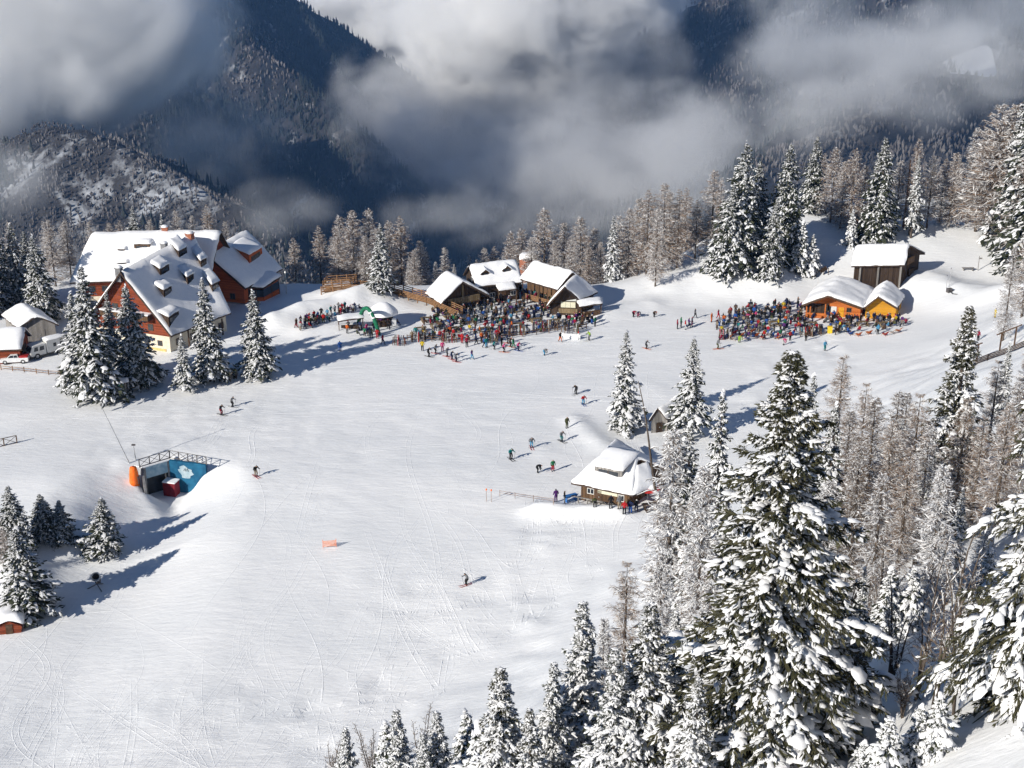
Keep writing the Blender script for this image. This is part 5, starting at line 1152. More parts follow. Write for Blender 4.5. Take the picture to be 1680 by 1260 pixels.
POSES = {
    'standing': pose(),
    'chatting': pose(elL=(.34, -.06, 1.2), wrL=(.2, -.3, 1.22), haL=(.14, -.37, 1.26), kneeR=(-.16, -.08, .5), ankR=(-.2, -.02, .1), toeR=(-.26, -.18, .05), head=(.02, -.05, 1.64), crown=(.04, -.05, 1.74)),
    'walking': pose(kneeL=(.11, -.22, .52), ankL=(.12, -.28, .12), toeL=(.13, -.46, .1), kneeR=(-.11, .02, .5), ankR=(-.12, .3, .16), toeR=(-.12, .16, .06), elL=(.28, .14, 1.16), wrL=(.28, .06, .95), haL=(.28, 0, .9), elR=(-.28, -.12, 1.17), wrR=(-.24, -.32, 1.05), haR=(-.23, -.4, 1.05)),
    'skiing': pose(pelvis=(0, .1, .82), waist=(0, .06, .98), chest=(0, -.1, 1.2), neck=(0, -.2, 1.33), head=(0, -.26, 1.43), crown=(0, -.28, 1.53), hipL=(.11, .1, .76), kneeL=(.13, -.16, .46), ankL=(.13, -.02, .1), toeL=(.14, -.2, .06), hipR=(-.11, .1, .76), kneeR=(-.13, -.16, .46), ankR=(-.13, -.02, .1), toeR=(-.14, -.2, .06), shL=(.23, -.1, 1.26), elL=(.36, -.12, 1.02), wrL=(.36, -.36, 1.0), haL=(.35, -.44, 1.02), shR=(-.23, -.1, 1.26), elR=(-.36, -.12, 1.02), wrR=(-.36, -.36, 1.0), haR=(-.35, -.44, 1.02)),
    'bending': pose(pelvis=(0, .14, .85), waist=(0, .02, .98), chest=(0, -.22, 1.02), neck=(0, -.38, 1.02), head=(0, -.5, 1.0), crown=(0, -.6, .98), hipL=(.11, .14, .8), hipR=(-.11, .14, .8), kneeL=(.13, -.06, .47), kneeR=(-.13, -.06, .47), shL=(.22, -.26, 1.04), elL=(.25, -.32, .75), wrL=(.2, -.42, .52), haL=(.18, -.46, .45), shR=(-.22, -.26, 1.04), elR=(-.25, -.32, .75), wrR=(-.2, -.42, .52), haR=(-.18, -.46, .45)),
    'sitting': pose(pelvis=(0, .1, .52), waist=(0, .12, .68), chest=(0, .08, .92), neck=(0, .04, 1.08), head=(0, 0, 1.2), crown=(0, .01, 1.3), hipL=(.11, .06, .5), kneeL=(.14, -.38, .52), ankL=(.14, -.42, .12), toeL=(.15, -.6, .06), hipR=(-.11, .06, .5), kneeR=(-.14, -.38, .52), ankR=(-.14, -.42, .12), toeR=(-.15, -.6, .06), shL=(.22, .08, .99), elL=(.3, 0, .74), wrL=(.22, -.22, .66), haL=(.18, -.28, .66), shR=(-.22, .08, .99), elR=(-.3, 0, .74), wrR=(-.22, -.22, .66), haR=(-.18, -.28, .66)),
}
BODY = {k: body("body_" + k, v, ED, RADS, classify) for k, v in POSES.items()}
SKI_ME = MB(); SKI_ME.prism([(-.045, -.75, .012), (.045, -.75, .012), (.04, .8, .012), (-.04, .8, .012)], (0, 0, .022)); SKI_ME.prism([(-.045, -.75, .012), (.045, -.75, .012), (.02, -.95, .10), (-.02, -.95, .10)], (0, 0, .02)); SKI_ME.box((0, 0, .06), (.07, .3, .06))
SKI_ME = SKI_ME.mesh("ski", CLOTH["black"]); POLE_ME = MB(); POLE_ME.tube([(0, 0, 0), (0, 0, 1.15)], [.014, .018], 5); POLE_ME.lathe([(.01, .1), (.05, .1), (.01, .13)], 6); POLE_ME = POLE_ME.mesh("ski_pole", DKMETAL)
PEOPLE = []
def person(x, y, rz, pose_, jacket, trousers, hat, label, group=None, s=1.0, skis=None, zoff=0):
    o = link("person", BODY[pose_]); o.location = (x, y, Tz(x, y) + zoff + (.035 if skis else -.02)); o.rotation_euler = (0, 0, rz); o.scale = (s, s, s)
    for i, c in ((0, jacket), (1, trousers), (3, hat)): o.material_slots[i].link = 'OBJECT'; o.material_slots[i].material = CLOTH[c]
    tag(o, label, "person", group)
    if skis:
        for k in (-1, 1):
            q = link("ski", SKI_ME, o); q.location = (.14 * k, -.05, -.03); q.rotation_euler = (0, 0, .04 * k); q.material_slots[0].link = 'OBJECT'; q.material_slots[0].material = CLOTH[skis]
            h = POSES[pose_]['haL' if k > 0 else 'haR']; q = link("ski_pole", POLE_ME, o); q.location = (h[0] * 1.1, h[1] + .25, -.02); q.rotation_euler = (.22, 0, 0)
    PEOPLE.append((x, y)); return o
def article(c): return ("an " if c[0] in "aeiou" else "a ") + c
HATS = ["black", "brown", "grey", "navy", "olive", "white", "crimson", "beige"]
SK = [  # px, row of the feet, pose, jacket, trousers, hat, heading degrees, where
    (558, 577, 'standing', 'blue', 'blue', 'black', 200, "alone in the tree shadow"), (363, 681, 'skiing', 'black', 'crimson', 'black', 60, "lower of the pair below the lodge"), (381, 668, 'skiing', 'grey', 'black', 'black', 70, "upper of the pair below the lodge"), (420, 782, 'skiing', 'black', 'beige', 'black', 40, "right of the underpass"),
    (766, 961, 'skiing', 'grey', 'black', 'black', -60, "alone low on the piste"), (945, 647, 'skiing', 'black', 'black', 'black', -40, "above the red-jacketed skier"), (957, 664, 'skiing', 'red', 'sky blue', 'black', 20, "left of the tall spruce"), (930, 703, 'standing', 'olive', 'olive', 'brown', 30, "at the lip above the piste hut"), (921, 724, 'skiing', 'grey', 'teal', 'grey', 40, "below the olive skier"), (872, 735, 'skiing', 'grey', 'sky blue', 'black', 10, "in the middle of the piste"), (838, 754, 'skiing', 'teal', 'black', 'teal', 30, "furthest out on the open piste"), (907, 774, 'standing', 'green', 'red', 'grey', 20, "above the piste hut"), (882, 776, 'bending', 'black', 'black', 'black', 80, "beside the one in red trousers"),
    (912, 824, 'standing', 'purple', 'purple', 'black', 200, "by the blue table"), (1060, 572, 'skiing', 'grey', 'black', 'black', 50, "alone between the two crowds"), (967, 559, 'skiing', 'lime', 'grey', 'lime', -60, "beyond the white sign"), (919, 561, 'walking', 'black', 'orange', 'black', 40, "below the ski racks"), (893, 583, 'bending', 'grey', 'sky blue', 'grey', 70, "kneeling on the piste"), (774, 590, 'walking', 'purple', 'sky blue', 'black', 60, "in front of the crowd"),
    (693, 576, 'standing', 'yellow', 'black', 'black', 170, "at the left end of the queue"), (703, 585, 'skiing', 'black', 'black', 'grey', 60, "stepping away from the queue"), (714, 580, 'skiing', 'grey', 'black', 'black', 70, "third in the queue"), (726, 577, 'standing', 'pink', 'pink', 'white', 10, "in the queue"), (733, 585, 'skiing', 'grey', 'grey', 'black', 60, "front left of the queue"), (741, 590, 'skiing', 'navy', 'navy', 'black', 60, "near the front of the queue"), (748, 594, 'skiing', 'grey', 'navy', 'grey', 60, "lowest of the queue"),
    (758, 564, 'standing', 'red', 'red', 'red', 150, "by the wooden ski racks"), (781, 565, 'walking', 'navy', 'black', 'blue', 100, "before the racks"), (794, 570, 'walking', 'blue', 'navy', 'black', 90, "before the racks"), (798, 571, 'standing', 'teal', 'sky blue', 'white', 40, "before the racks"), (810, 574, 'skiing', 'teal', 'black', 'black', 80, "before the racks"), (815, 557, 'standing', 'red', 'crimson', 'black', 10, "before the racks"), (826, 578, 'skiing', 'pink', 'black', 'pink', 80, "before the racks"), (832, 563, 'skiing', 'navy', 'grey', 'navy', 60, "before the racks"), (823, 568, 'standing', 'black', 'black', 'red', 60, "before the racks"), (842, 571, 'walking', 'green', 'green', 'black', 60, "before the racks"), (850, 576, 'skiing', 'pink', 'navy', 'black', 60, "before the racks"), (837, 569, 'skiing', 'brown', 'black', 'orange', 60, "before the racks"), (812, 562, 'walking', 'white', 'beige', 'red', 60, "before the racks"), (766, 570, 'standing', 'crimson', 'black', 'white', 20, "before the racks"), (790, 561, 'standing', 'orange', 'navy', 'orange', 20, "before the racks"), (722, 558, 'standing', 'red', 'navy', 'black', 20, "before the racks"),
    (682, 553, 'standing', 'teal', 'black', 'grey', 10, "beside the pile of skis"), (610, 555, 'standing', 'olive', 'black', 'black', 180, "under the green arch"), (619, 556, 'standing', 'red', 'red', 'black', 180, "under the green arch"), (628, 566, 'walking', 'crimson', 'navy', 'crimson', 60, "under the green arch"),
    (1111, 540, 'standing', 'crimson', 'black', 'black', 90, "in the small group"), (1117, 537, 'standing', 'green', 'black', 'green', 100, "in the small group"), (1124, 541, 'standing', 'red', 'white', 'black', 90, "in the small group"), (1130, 538, 'walking', 'purple', 'black', 'grey', 90, "in the small group"), (1135, 536, 'standing', 'navy', 'crimson', 'red', 90, "in the small group"), (1140, 522, 'walking', 'grey', 'black', 'black', 60, "behind the small group"), (1177, 573, 'skiing', 'grey', 'olive', 'black', 100, "below the right crowd"), (1167, 529, 'standing', 'orange', 'orange', 'orange', 60, "left edge of right crowd"), (1178, 523, 'walking', 'crimson', 'red', 'black', 60, "left edge of right crowd"),
    (1285, 566, 'bending', 'pink', 'white', 'pink', 60, "below the right crowd"), (1296, 559, 'standing', 'red', 'black', 'black', 30, "below the right crowd"), (1353, 575, 'standing', 'sky blue', 'teal', 'sky blue', 30, "behind the tan larch top"), (1213, 562, 'bending', 'lime', 'lime', 'black', 30, "behind the spruce top"), (1440, 549, 'standing', 'sky blue', 'black', 'sky blue', 190, "before the yellow annex"), (1632, 522, 'standing', 'yellow', 'yellow', 'grey', 90, "below the sledding hill"), (1604, 560, 'standing', 'crimson', 'black', 'black', 120, "by the timber gate"), (1322, 560, 'standing', 'brown', 'black', 'brown', 20, "by the yellow bin"),
    (1039, 520, 'bending', 'crimson', 'black', 'black', 60, "resting in snow by the huts"), (1047, 521, 'bending', 'navy', 'crimson', 'grey', 20, "resting in snow by the huts"), (1073, 520, 'bending', 'brown', 'black', 'orange', 60, "resting in snow by the huts"), (976, 536, 'standing', 'green', 'black', 'black', 60, "past the stall"),
    (1002, 836, 'standing', 'black', 'black', 'navy', 190, "before the piste hut"), (1016, 836, 'standing', 'grey', 'beige', 'grey', 200, "before the piste hut"), (1024, 846, 'standing', 'red', 'black', 'red', 170, "before the piste hut"), (1034, 843, 'standing', 'navy', 'blue', 'black', 170, "before the piste hut"), (1044, 840, 'walking', 'black', 'navy', 'white', 190, "before the piste hut"), (976, 833, 'bending', 'olive', 'black', 'black', 190, "before the piste hut"), (926, 826, 'standing', 'black', 'grey', 'black', 90, "by the blue table"),
]
_lab = set()
def uniq(l):
    assert l not in _lab, l
    _lab.add(l); return l
for i, (px, py, ps, j, t, h, hd, wh) in enumerate(SK):
    g = G(px, py); verb = {'skiing': "skier", 'bending': "person bending", 'walking': "person walking", 'standing': "person"}[ps]
    lab = uniq(f"{verb}, {j} jacket, {t} trousers, {h} hat, {wh}")
    person(g[0], g[1], R(hd), ps, j, t, h, lab, "skiers and walkers on the piste", rnd.uniform(.95, 1.06), skis=rnd.choice(["black", "red", "white", "blue", "orange"]) if ps == 'skiing' else None)
# packed crowds: nearest individuals one by one, each with clothing of its own
def combos(seed):
    rr = random.Random(seed); js = ["red"] * 3 + ["crimson"] * 3 + ["orange"] + ["black"] * 9 + ["navy"] * 6 + ["grey"] * 5 + ["blue"] * 2 + ["teal", "white", "white", "purple", "purple", "pink", "yellow", "green", "brown", "brown", "olive", "olive", "sky blue", "beige"]
    ts = ["black"] * 5 + ["navy"] * 3 + ["grey"] * 3 + ["brown"] * 2 + ["olive", "crimson", "beige", "blue"]; used = set()
    while True:
        c = (rr.choice(js), rr.choice(ts), rr.choice(HATS))
        if c not in used: used.add(c); yield c
def crowd(poly, n, where, group, seed, face=190, spacing=.62, sit=.1, bend=.0):
    rr = random.Random(seed); P = [tuple(p) for p in poly]; xs = [p[0] for p in P]; ys = [p[1] for p in P]; out = []; tries = 0
    while len(out) < n and tries < n * 90:
        tries += 1; px, py = rr.uniform(min(xs), max(xs)), rr.uniform(min(ys), max(ys))
        if not bool(in_poly(np.array([px]), np.array([py]), P)[0]): continue
        if float(fbm(px / 17 + seed, py / 7, 2)) + .25 * rr.random() < .45: continue
        g = G(px, py)
        if any((g[0] - a) ** 2 + (g[1] - b) ** 2 < spacing ** 2 for a, b in PEOPLE[-260:]): continue
        PEOPLE.append((g[0], g[1])); out.append((g, rr.random()))
    return out
def populate(pts, where, group, seed, sit, face):
    rr = random.Random(seed + 5); gen = combos(seed)
    for g, r in pts:
        j, t, h = next(gen); ps = 'sitting' if r < sit else rr.choice(['standing', 'chatting', 'chatting', 'standing', 'walking']); PEOPLE.pop() if False else None
        lab = uniq(f"{ {'sitting': 'seated guest', 'walking': 'guest walking', 'standing': 'guest standing', 'chatting': 'guest chatting'}[ps]}, {j} jacket, {t} trousers, {h} hat, {where}")
        person(g[0], g[1], R(face + rr.uniform(-100, 100)), ps, j, t, h, lab, group, rr.uniform(.84, 1.0))
C1 = crowd([(672, 560), (700, 520), (735, 500), (800, 480), (835, 472), (870, 478), (905, 505), (960, 522), (985, 528), (960, 540), (880, 548), (790, 562)], 270, "", "", 21, spacing=.45)
C2 = crowd([(1170, 545), (1185, 526), (1215, 508), (1308, 497), (1328, 508), (1345, 522), (1480, 528), (1492, 540), (1400, 548), (1330, 552), (1250, 560), (1185, 560)], 205, "", "", 22, spacing=.45)
C3 = crowd([(484, 537), (500, 528), (590, 503), (596, 512), (560, 520), (490, 545)], 46, "", "", 23, spacing=.6)
C4 = crowd([(560, 556), (572, 540), (612, 535), (640, 520), (660, 530), (640, 548), (600, 562)], 16, "", "", 24)
front = lambda L: sorted(L, key=lambda q: q[0][1])
def split(L, n):
    L = front(L); return L[:n], L[n:]
a1, b1 = split(C1, 92); a2, b2 = split(C2, 92)
populate(a1, "terrace crowd by the log huts", "guests crowding the log hut terrace", 31, .5, 180)
populate(a2, "crowd by the orange hut", "sunbathers crowding round the orange hut", 32, .6, 190)
populate(C3, "in the row along the snow bank", "guests in the row along the snow bank", 33, .35, 150)
populate(C4, "by the snow-covered parasol", "guests by the snow parasol", 34, .1, 180)
VG = combos(60)  # guests on the veranda
for k in range(9):
    j, t, h = next(VG); q = lerp(lerp(hF.RA, hF.RB, .1 + k * .095), lerp(hF.A, hF.B, .1 + k * .095), .14 + .1 * (k % 3)); o = person(q[0], q[1], R(130 + 30 * k), 'standing' if k % 2 else 'chatting', j, t, h, uniq(f"guest, {j} jacket, {t} trousers, {h} hat, on the hut veranda"), "guests on the veranda")
    o.location.z = .15
# those deepest in the two crowds cannot be told apart: one mass
rr = random.Random(9); vv = []; ff = []; mm = []; cmats = list(CLOTH.values()); order = list(CLOTH)
def low_body(ps):
    me = body('low', POSES[ps], ED, RADS, classify, 0); co = np.array([v.co[:] for v in me.vertices]); return co, [(list(p.vertices), p.material_index) for p in me.polygons]
LOWB = [low_body('standing'), low_body('sitting'), low_body('chatting')]
for g, r in b1 + b2:
    co, polys = rr.choice(LOWB); a = rr.uniform(0, 6.28); c, s_ = math.cos(a), math.sin(a); k0 = len(vv); z = Tz(g[0], g[1]); sc = rr.uniform(.84, 1.0); X = co * sc
    vv += list(zip(X[:, 0] * c - X[:, 1] * s_ + g[0], X[:, 0] * s_ + X[:, 1] * c + g[1], X[:, 2] + z)); gen = combos(rr.randint(0, 9999)); j, t, h = next(gen); j = j if rr.random() < .5 else rr.choice(['black', 'navy', 'grey', 'brown', 'black']); pick = [order.index(j), order.index(t), len(cmats), order.index(h), order.index('black')]
    for vs, mi in polys: ff.append([k0 + q for q in vs]); mm.append(pick[mi])
mb = MB(); mb.v = vv; mb.f = ff; mb.m = mm
me = bpy.data.meshes.new("crowd"); me.from_pydata(vv, [], ff)
for m in cmats + [SKIN]: me.materials.append(m)
me.polygons.foreach_set("material_index", mm); me.polygons.foreach_set("use_smooth", [True] * len(ff)); me.update()
tag(link("crowd", me), "dense throng of guests at the back of both terraces", kind="stuff")
# ================================================================== timber walkway, terrace and other things round the huts
def Tinv(o): return Matrix.Translation(o.location).inverted()
def rails(owner, pts, h, zs, bay, m, r=.06, pr=.09):
    iv = Tinv(owner)
    for a, b in zip(pts[:-1], pts[1:]):
        a, b = V3(a), V3(b); n = max(1, round(np.linalg.norm((b - a)[:2]) / bay))
        for k in range(n + 1):
            p = lerp(a, b, k / n); mb = MB(); mb.tube([p - [0, 0, .5], p + [0, 0, h + .08]], pr, 6); o = mb.build("post", m, owner); o.matrix_parent_inverse = iv
        for z in zs:
            mb = MB(); mb.tube([a + [0, 0, z], b + [0, 0, z]], r, 6); o = mb.build("rail", m, owner); o.matrix_parent_inverse = iv
def gp(px, py, up=0): g = G(px, py); return np.array([g[0], g[1], g[2] + up])
walk = [U(527, 480, 1.6), U(566, 476, 1.8), U(640, 480, 1.6), U(700, 497, 1.2), U(752, 520, .6)]
wk = empty("timber_walkway", walk[0] * [1, 1, 0], "larch timber walkway with log rails running down to the huts", "walkway")
back = [p + np.array([.6, 2.4, 0]) for p in walk]
rails(wk, walk, 1.05, (.25, .5, .75, 1.0), 2.0, FENCEWOOD, .075, .1); rails(wk, back, 1.05, (.3, .65, 1.0), 2.0, FENCEWOOD, .075, .1)
for a, b, c, d in zip(walk[:-1], walk[1:], back[1:], back[:-1]):
    n = max(4, int(np.linalg.norm((b - a)[:2]) / .45))
    pm = None
    for k in range(n):      # one plank after the other, sagging a little
        p0, p1, q1, q0 = lerp(a, b, (k + .04) / n), lerp(a, b, (k + .96) / n), lerp(d, c, (k + .96) / n), lerp(d, c, (k + .04) / n)
        mb = MB(); mb.prism([p0, p1, q1, q0], (0, 0, .06)); o = mb.build("plank", FENCEWOOD, wk); o.matrix_parent_inverse = Tinv(wk)
st = empty("stair_platform", U(548, 474, 1.8) * [1, 1, 0], "raised timber platform with log balustrade at the top of the walkway", "platform")
q = [U(530, 471, 2.4), U(575, 468, 2.4)]; rails(st, [q[0], q[1], q[1] + np.array([.8, 3, 0]), q[0] + np.array([.4, 3, 0]), q[0]], 1.1, (.3, .6, 1.05), 1.5, FENCEWOOD, .08, .11)
mb = MB(); mb.prism([q[0] - [0, 0, .2], q[1] - [0, 0, .2], q[1] + [.8, 3, -.2], q[0] + [.4, 3, -.2]], (0, 0, .18)); o = mb.build("deck", FENCEWOOD, st); o.matrix_parent_inverse = Tinv(st)
snow_sheet(lambda u, v: lerp(lerp(q[0], q[1], u), lerp(q[0] + [.4, 3, 0], q[1] + [.8, 3, 0], u), v) - [0, 0, .02], "deck_snow", st, .2, 8, 6).matrix_parent_inverse = Tinv(st)
bn = empty("white_banner", U(587, 486, 1.2), "blank white banner hung on the timber walkway", "banner")
mb = MB(); mb.box((0, -.1, 0), (2.4, .05, 1.0), -.1); mb.build("cloth", WHITEP, bn)
for s_ in (-1, 1): mb = MB(); mb.box((1.22 * s_, -.1 - .12 * s_, -.2), (.08, .08, 1.6)); mb.build("post", FENCEWOOD, bn)
# terrace under the crowd: plank deck and a log rail towards the piste
tr = [U(668, 556, .15), U(790, 561, .15), U(880, 547, .15), U(962, 537, .15)]
te = empty("terrace_rail", tr[0], "low log rail along the piste edge of the crowded terrace", "railing"); rails(te, [p * [1, 1, 0] + [0, 0, Tz(p[0], p[1])] for p in tr], .9, (.45, .85), 2.2, BROWNWOOD, .05, .07)
def table(px, py, rz, label, m=BALUWOOD, seats=True, nm="picnic_table", w=2.0):
    g = gp(px, py); o = empty(nm, g, label, "table", "terrace tables", rz)
    for k in range(4): mb = MB(); mb.box((0, -.3 + .2 * k, .76), (w, .17, .05)); mb.build("plank", m, o)
    for sx in (-1, 1):
        mb = MB(); mb.box((sx * w * .38, 0, .37), (.08, .7, .74)); mb.build("leg", m, o)
    if seats:
        for sy in (-1, 1):
            mb = MB(); mb.box((0, sy * .75, .45), (w, .26, .05)); mb.build("bench_seat", m, o)
            for sx in (-1, 1): mb = MB(); mb.box((sx * w * .38, sy * .75, .22), (.07, .2, .42)); mb.build("bench_leg", m, o)
    return o
TP = [(690, 545), (716, 538), (742, 545), (768, 530), (795, 545), (822, 528), (847, 538), (880, 530), (910, 532), (700, 528), (735, 520), (850, 512), (885, 508)]
for k, (px, py) in enumerate(TP): table(px, py, .3 + .1 * (k % 3), f"plank table with benches among the terrace guests, {ORD[sorted(x for x, _ in TP).index(px)]} from the left" if k < 99 else "")
TP2 = [(1330, 536), (1385, 538), (1415, 535), (1450, 536), (1235, 540), (1270, 535)]
for k, (px, py) in enumerate(TP2): table(px, py, .1 * (k % 4), f"plank table with benches by the orange hut, {ORD[sorted(x for x, _ in TP2).index(px)]} from the left")
# parasol bar
g = gp(629, 533); pb = empty("parasol_bar", g, "round bar under a wide parasol heaped with snow", "parasol bar")
mb = MB(); mb.tube([(0, 0, -.3), (0, 0, 3.2)], .08, 8); mb.build("pole", METAL, pb)
mb = MB(); mb.lathe([(2.35, 1.95), (2.3, 2.15), (1.5, 2.75), (.6, 3.2), (.02, 3.4)], 16); mb.build("canopy", WHITEP, pb, True)
mb = MB(); mb.lathe([(2.42, 2.0), (2.46, 2.3), (2.1, 2.75), (1.5, 3.25), (.8, 3.75), (.3, 3.98), (.01, 4.02)], 18)
mb.v = [(x * (1 + .05 * float(vnoise(x * 2, y * 2 + z))), y, z + .2 * float(vnoise(x + 4, y + 2)) - .1) for x, y, z in mb.v]; mb.build("canopy_snow", ROOFSNOW, pb, True)
mb = MB(); mb.lathe([(1.35, -.2), (1.35, 1.05), (1.6, 1.05), (1.6, 1.15), (.5, 1.15)], 14); mb.build("counter", DARKWOOD, pb)
mb = MB(); mb.box((1.9, -1.2, .9), (.7, .1, 1.2), .3); mb.build("menu_board", WHITEP, pb)
# snack stall with flat roof
a, b = U(554, 527, 2.2), U(597, 521, 2.2); c, d = U(596, 512, 2.4), U(553, 518, 2.4); stl = empty("snack_stall", ((a + b) / 2) * [1, 1, 0], "open snack stall with flat white snow roof on the piste edge", "stall")
mb = MB(); mb.prism([a - [0, 0, .18], b - [0, 0, .18], c - [0, 0, .18], d - [0, 0, .18]], (0, 0, .14)); mb.build("roof", RAFTER, stl).matrix_parent_inverse = Tinv(stl)
snow_sheet(lambda u, v: lerp(lerp(a, b, u), lerp(d, c, u), v), "roof_snow", stl, .32, 9, 6).matrix_parent_inverse = Tinv(stl)
for p in (a, b, c, d): p2 = lerp(p, (a + c) / 2, .08); mb = MB(); mb.box((p2[0], p2[1], .9), (.1, .1, 2.4)); mb.build("post", FRAMED, stl).matrix_parent_inverse = Tinv(stl)
mb = MB(); p = (a + b) / 2; mb.box((p[0], p[1] + .5, .45), (3.4, .6, 1.1), .12); mb.build("counter", DARKWOOD, stl).matrix_parent_inverse = Tinv(stl)
# green inflatable arch
p0, p1 = gp(622, 549), gp(588, 530); tp = U(603, 506, 4.2)
ga = empty("inflatable_arch", p0, "green inflatable arch leaning over the piste edge", "arch")
pts = [(1 - t) ** 2 * p0 + 2 * t * (1 - t) * (2 * tp - (p0 + p1) / 2) + t * t * p1 for t in np.linspace(0, 1, 15)]
mb = MB(); mb.tube(pts, [.32] * 15, 10); o = mb.build("tube", GREENP, ga, True); o.matrix_parent_inverse = Tinv(ga)
mb = MB(); mb.tube([pts[3], pts[5]], .34, 10, cap=False); o = mb.build("white_band", WHITEP, ga, True); o.matrix_parent_inverse = Tinv(ga)
# ski racks and the skis leaning on them
racks = [(686, 560, "left end of the terrace"), (735, 562, "before the terrace, left"), (806, 562, "before the terrace, middle"), (828, 550, "under the log huts"), (851, 549, "beside the log hut rack"), (884, 543, "below the veranda"), (905, 541, "below the bar hut"), (938, 546, "right before the bar hut"), (1190, 556, "left end of the right crowd"), (1322, 552, "before the orange hut"), (1336, 550, "beside the orange hut door"), (655, 566, "alone left of the terrace")]
SKC = ["red", "black", "white", "navy", "brown", "grey", "olive", "beige", "crimson"]
LEAN = MB(); LEAN.prism([(-.05, -.02, .02), (.05, -.02, .02), (.05, .02, .02), (-.05, .02, .02)], (0, 0, 1.5)); LEAN.prism([(-.05, -.02, 1.52), (.05, -.02, 1.52), (.05, .02, 1.52), (-.05, .02, 1.52)], (0, .09, .2)); LEAN.prism([(-.05, .03, .05), (.05, .03, .05), (.05, .06, .05), (-.05, .06, .05)], (0, 0, 1.62)); LEAN.box((0, -.05, .75), (.07, .06, .28)); LEAN = LEAN.mesh("ski_pair", CLOTH["black"])
rr = random.Random(12)
for i, (px, py, wh) in enumerate(racks):
    g = gp(px, py); rz = rr.uniform(-.3, .3); o = empty("ski_rack", g, f"timber ski rack {wh}", "ski rack", "ski racks before the huts", rz); L = 2.0 if i != 7 else 2.2
    for sx in (-1, 1):
        for sy in (-1, 1): mb = MB(); mb.tube([(sx * L / 2, sy * .55, -.1), (sx * L / 2, sy * .04, 1.25)], .045, 5); mb.build("leg", BROWNWOOD, o)
    for z, y_ in ((1.22, 0), (.45, -.36), (.45, .36)): mb = MB(); mb.tube([(-L / 2, y_, z), (L / 2, y_, z)], .04, 5); mb.build("bar", BROWNWOOD, o)
    for sy in (-1, 1):
        cs = SKC[:]; rr.shuffle(cs)
        for k in range(8):
            if rr.random() < .25: continue
            q = link("ski_pair", LEAN); lx = -L / 2 + (k + .5) * L / 8 + rr.uniform(-.06, .06); ly = sy * .52; c_a, s_a = math.cos(rz), math.sin(rz)
            q.location = (g[0] + lx * c_a - ly * s_a, g[1] + lx * s_a + ly * c_a, g[2]); q.rotation_euler = (sy * .30, rr.uniform(-.08, .08), rz) ; q.material_slots[0].link = 'OBJECT'; q.material_slots[0].material = CLOTH[cs[k]]
            tag(q, f"{cs[k]} skis on the {'piste' if sy < 0 else 'hut'} side of the ski rack {wh}", "skis", "skis on the ski racks")
# small fittings on the snow
g = gp(936, 556); o = empty("white_board", g, "long white board standing in the snow beside a red cone", "board"); mb = MB(); mb.box((0, 0, .35), (3.2, .06, .9), -.25); mb.build("panel", WHITEP, o)
for s_ in (-1, 1): mb = MB(); mb.box((1.3 * s_, -.33 * s_, .1), (.08, .4, .6), -.25); mb.build("foot", METAL, o)
g = gp(949, 553); o = empty("red_cone", g, "red warning cone at the end of the white board", "cone"); mb = MB(); mb.lathe([(.35, 0), (.35, .06), (.24, .07), (.06, 1.0), (.01, 1.02)], 12); mb.build("cone", REDP, o); mb = MB(); mb.lathe([(.175, .42), (.13, .65)], 12); mb.build("white_band", WHITEP, o)
g = gp(1361, 546); o = empty("yellow_bin", g, "yellow bin standing before the orange hut", "bin"); mb = MB(); mb.prism([(-.35, -.3, 0), (.35, -.3, 0), (.35, .3, 0), (-.35, .3, 0)], (0, 0, 1.0)); mb.build("body", YELLOWP, o); mb = MB(); mb.box((0, 0, 1.05), (.8, .7, .1)); mb.build("lid", YELLOWP, o)
DC = MB(); DC.prism([(-.28, -.5, .34), (.28, -.5, .34), (.28, .15, .2), (-.28, .15, .2)], (0, 0, .03)); DC.prism([(-.28, .15, .2), (.28, .15, .2), (.28, .6, .85), (-.28, .6, .85)], (0, -.03, .02)); DCc = DC.mesh("sling", CLOTH["orange"])
DCf = MB(); [DCf.tube([(x, -.55, .0), (x, .62, .88)], .025, 5) for x in (-.3, .3)]; DCf = DCf.mesh("frame", FENCEWOOD); DCl = MB(); [DCl.tube([(x, .45, .0), (x, -.5, .36)], .025, 5) for x in (-.26, .26)]; DCl = DCl.mesh("legs", FENCEWOOD)
DP = [(1196, 556), (1206, 558), (1216, 552), (1226, 557), (1240, 553), (1252, 556), (1264, 552), (1204, 549), (1234, 546), (1276, 556), (1395, 550), (1408, 552), (1425, 549), (1452, 551), (1465, 548), (1474, 545)]
for k, (px, py) in enumerate(sorted(DP)):
    g = gp(px, py); col = ["orange", "red", "white", "orange", "blue", "orange"][k % 6]; o = empty("deck_chair", g, f"{col} deck chair at the front of the right crowd, {ORD[k]} from the left", "deck chair", "deck chairs before the orange hut", R(200 + 40 * rr.random()))
    q = link("sling", DCc, o); q.material_slots[0].link = 'OBJECT'; q.material_slots[0].material = CLOTH[col]; link("frame", DCf, o); link("legs", DCl, o)
g = gp(1355, 452); o = empty("tilted_sign", g, "dark notice board tilted in the snow above the orange hut", "sign"); mb = MB(); mb.box((0, 0, 1.2), (1.4, .08, .8)); b_ = mb.build("board", DARKWOOD, o); b_.rotation_euler = (0, -.5, .2)
for s_ in (-1, 1): mb = MB(); mb.box((.4 * s_, .06, .5), (.1, .1, 1.4)); mb.build("post", FRAMED, o)
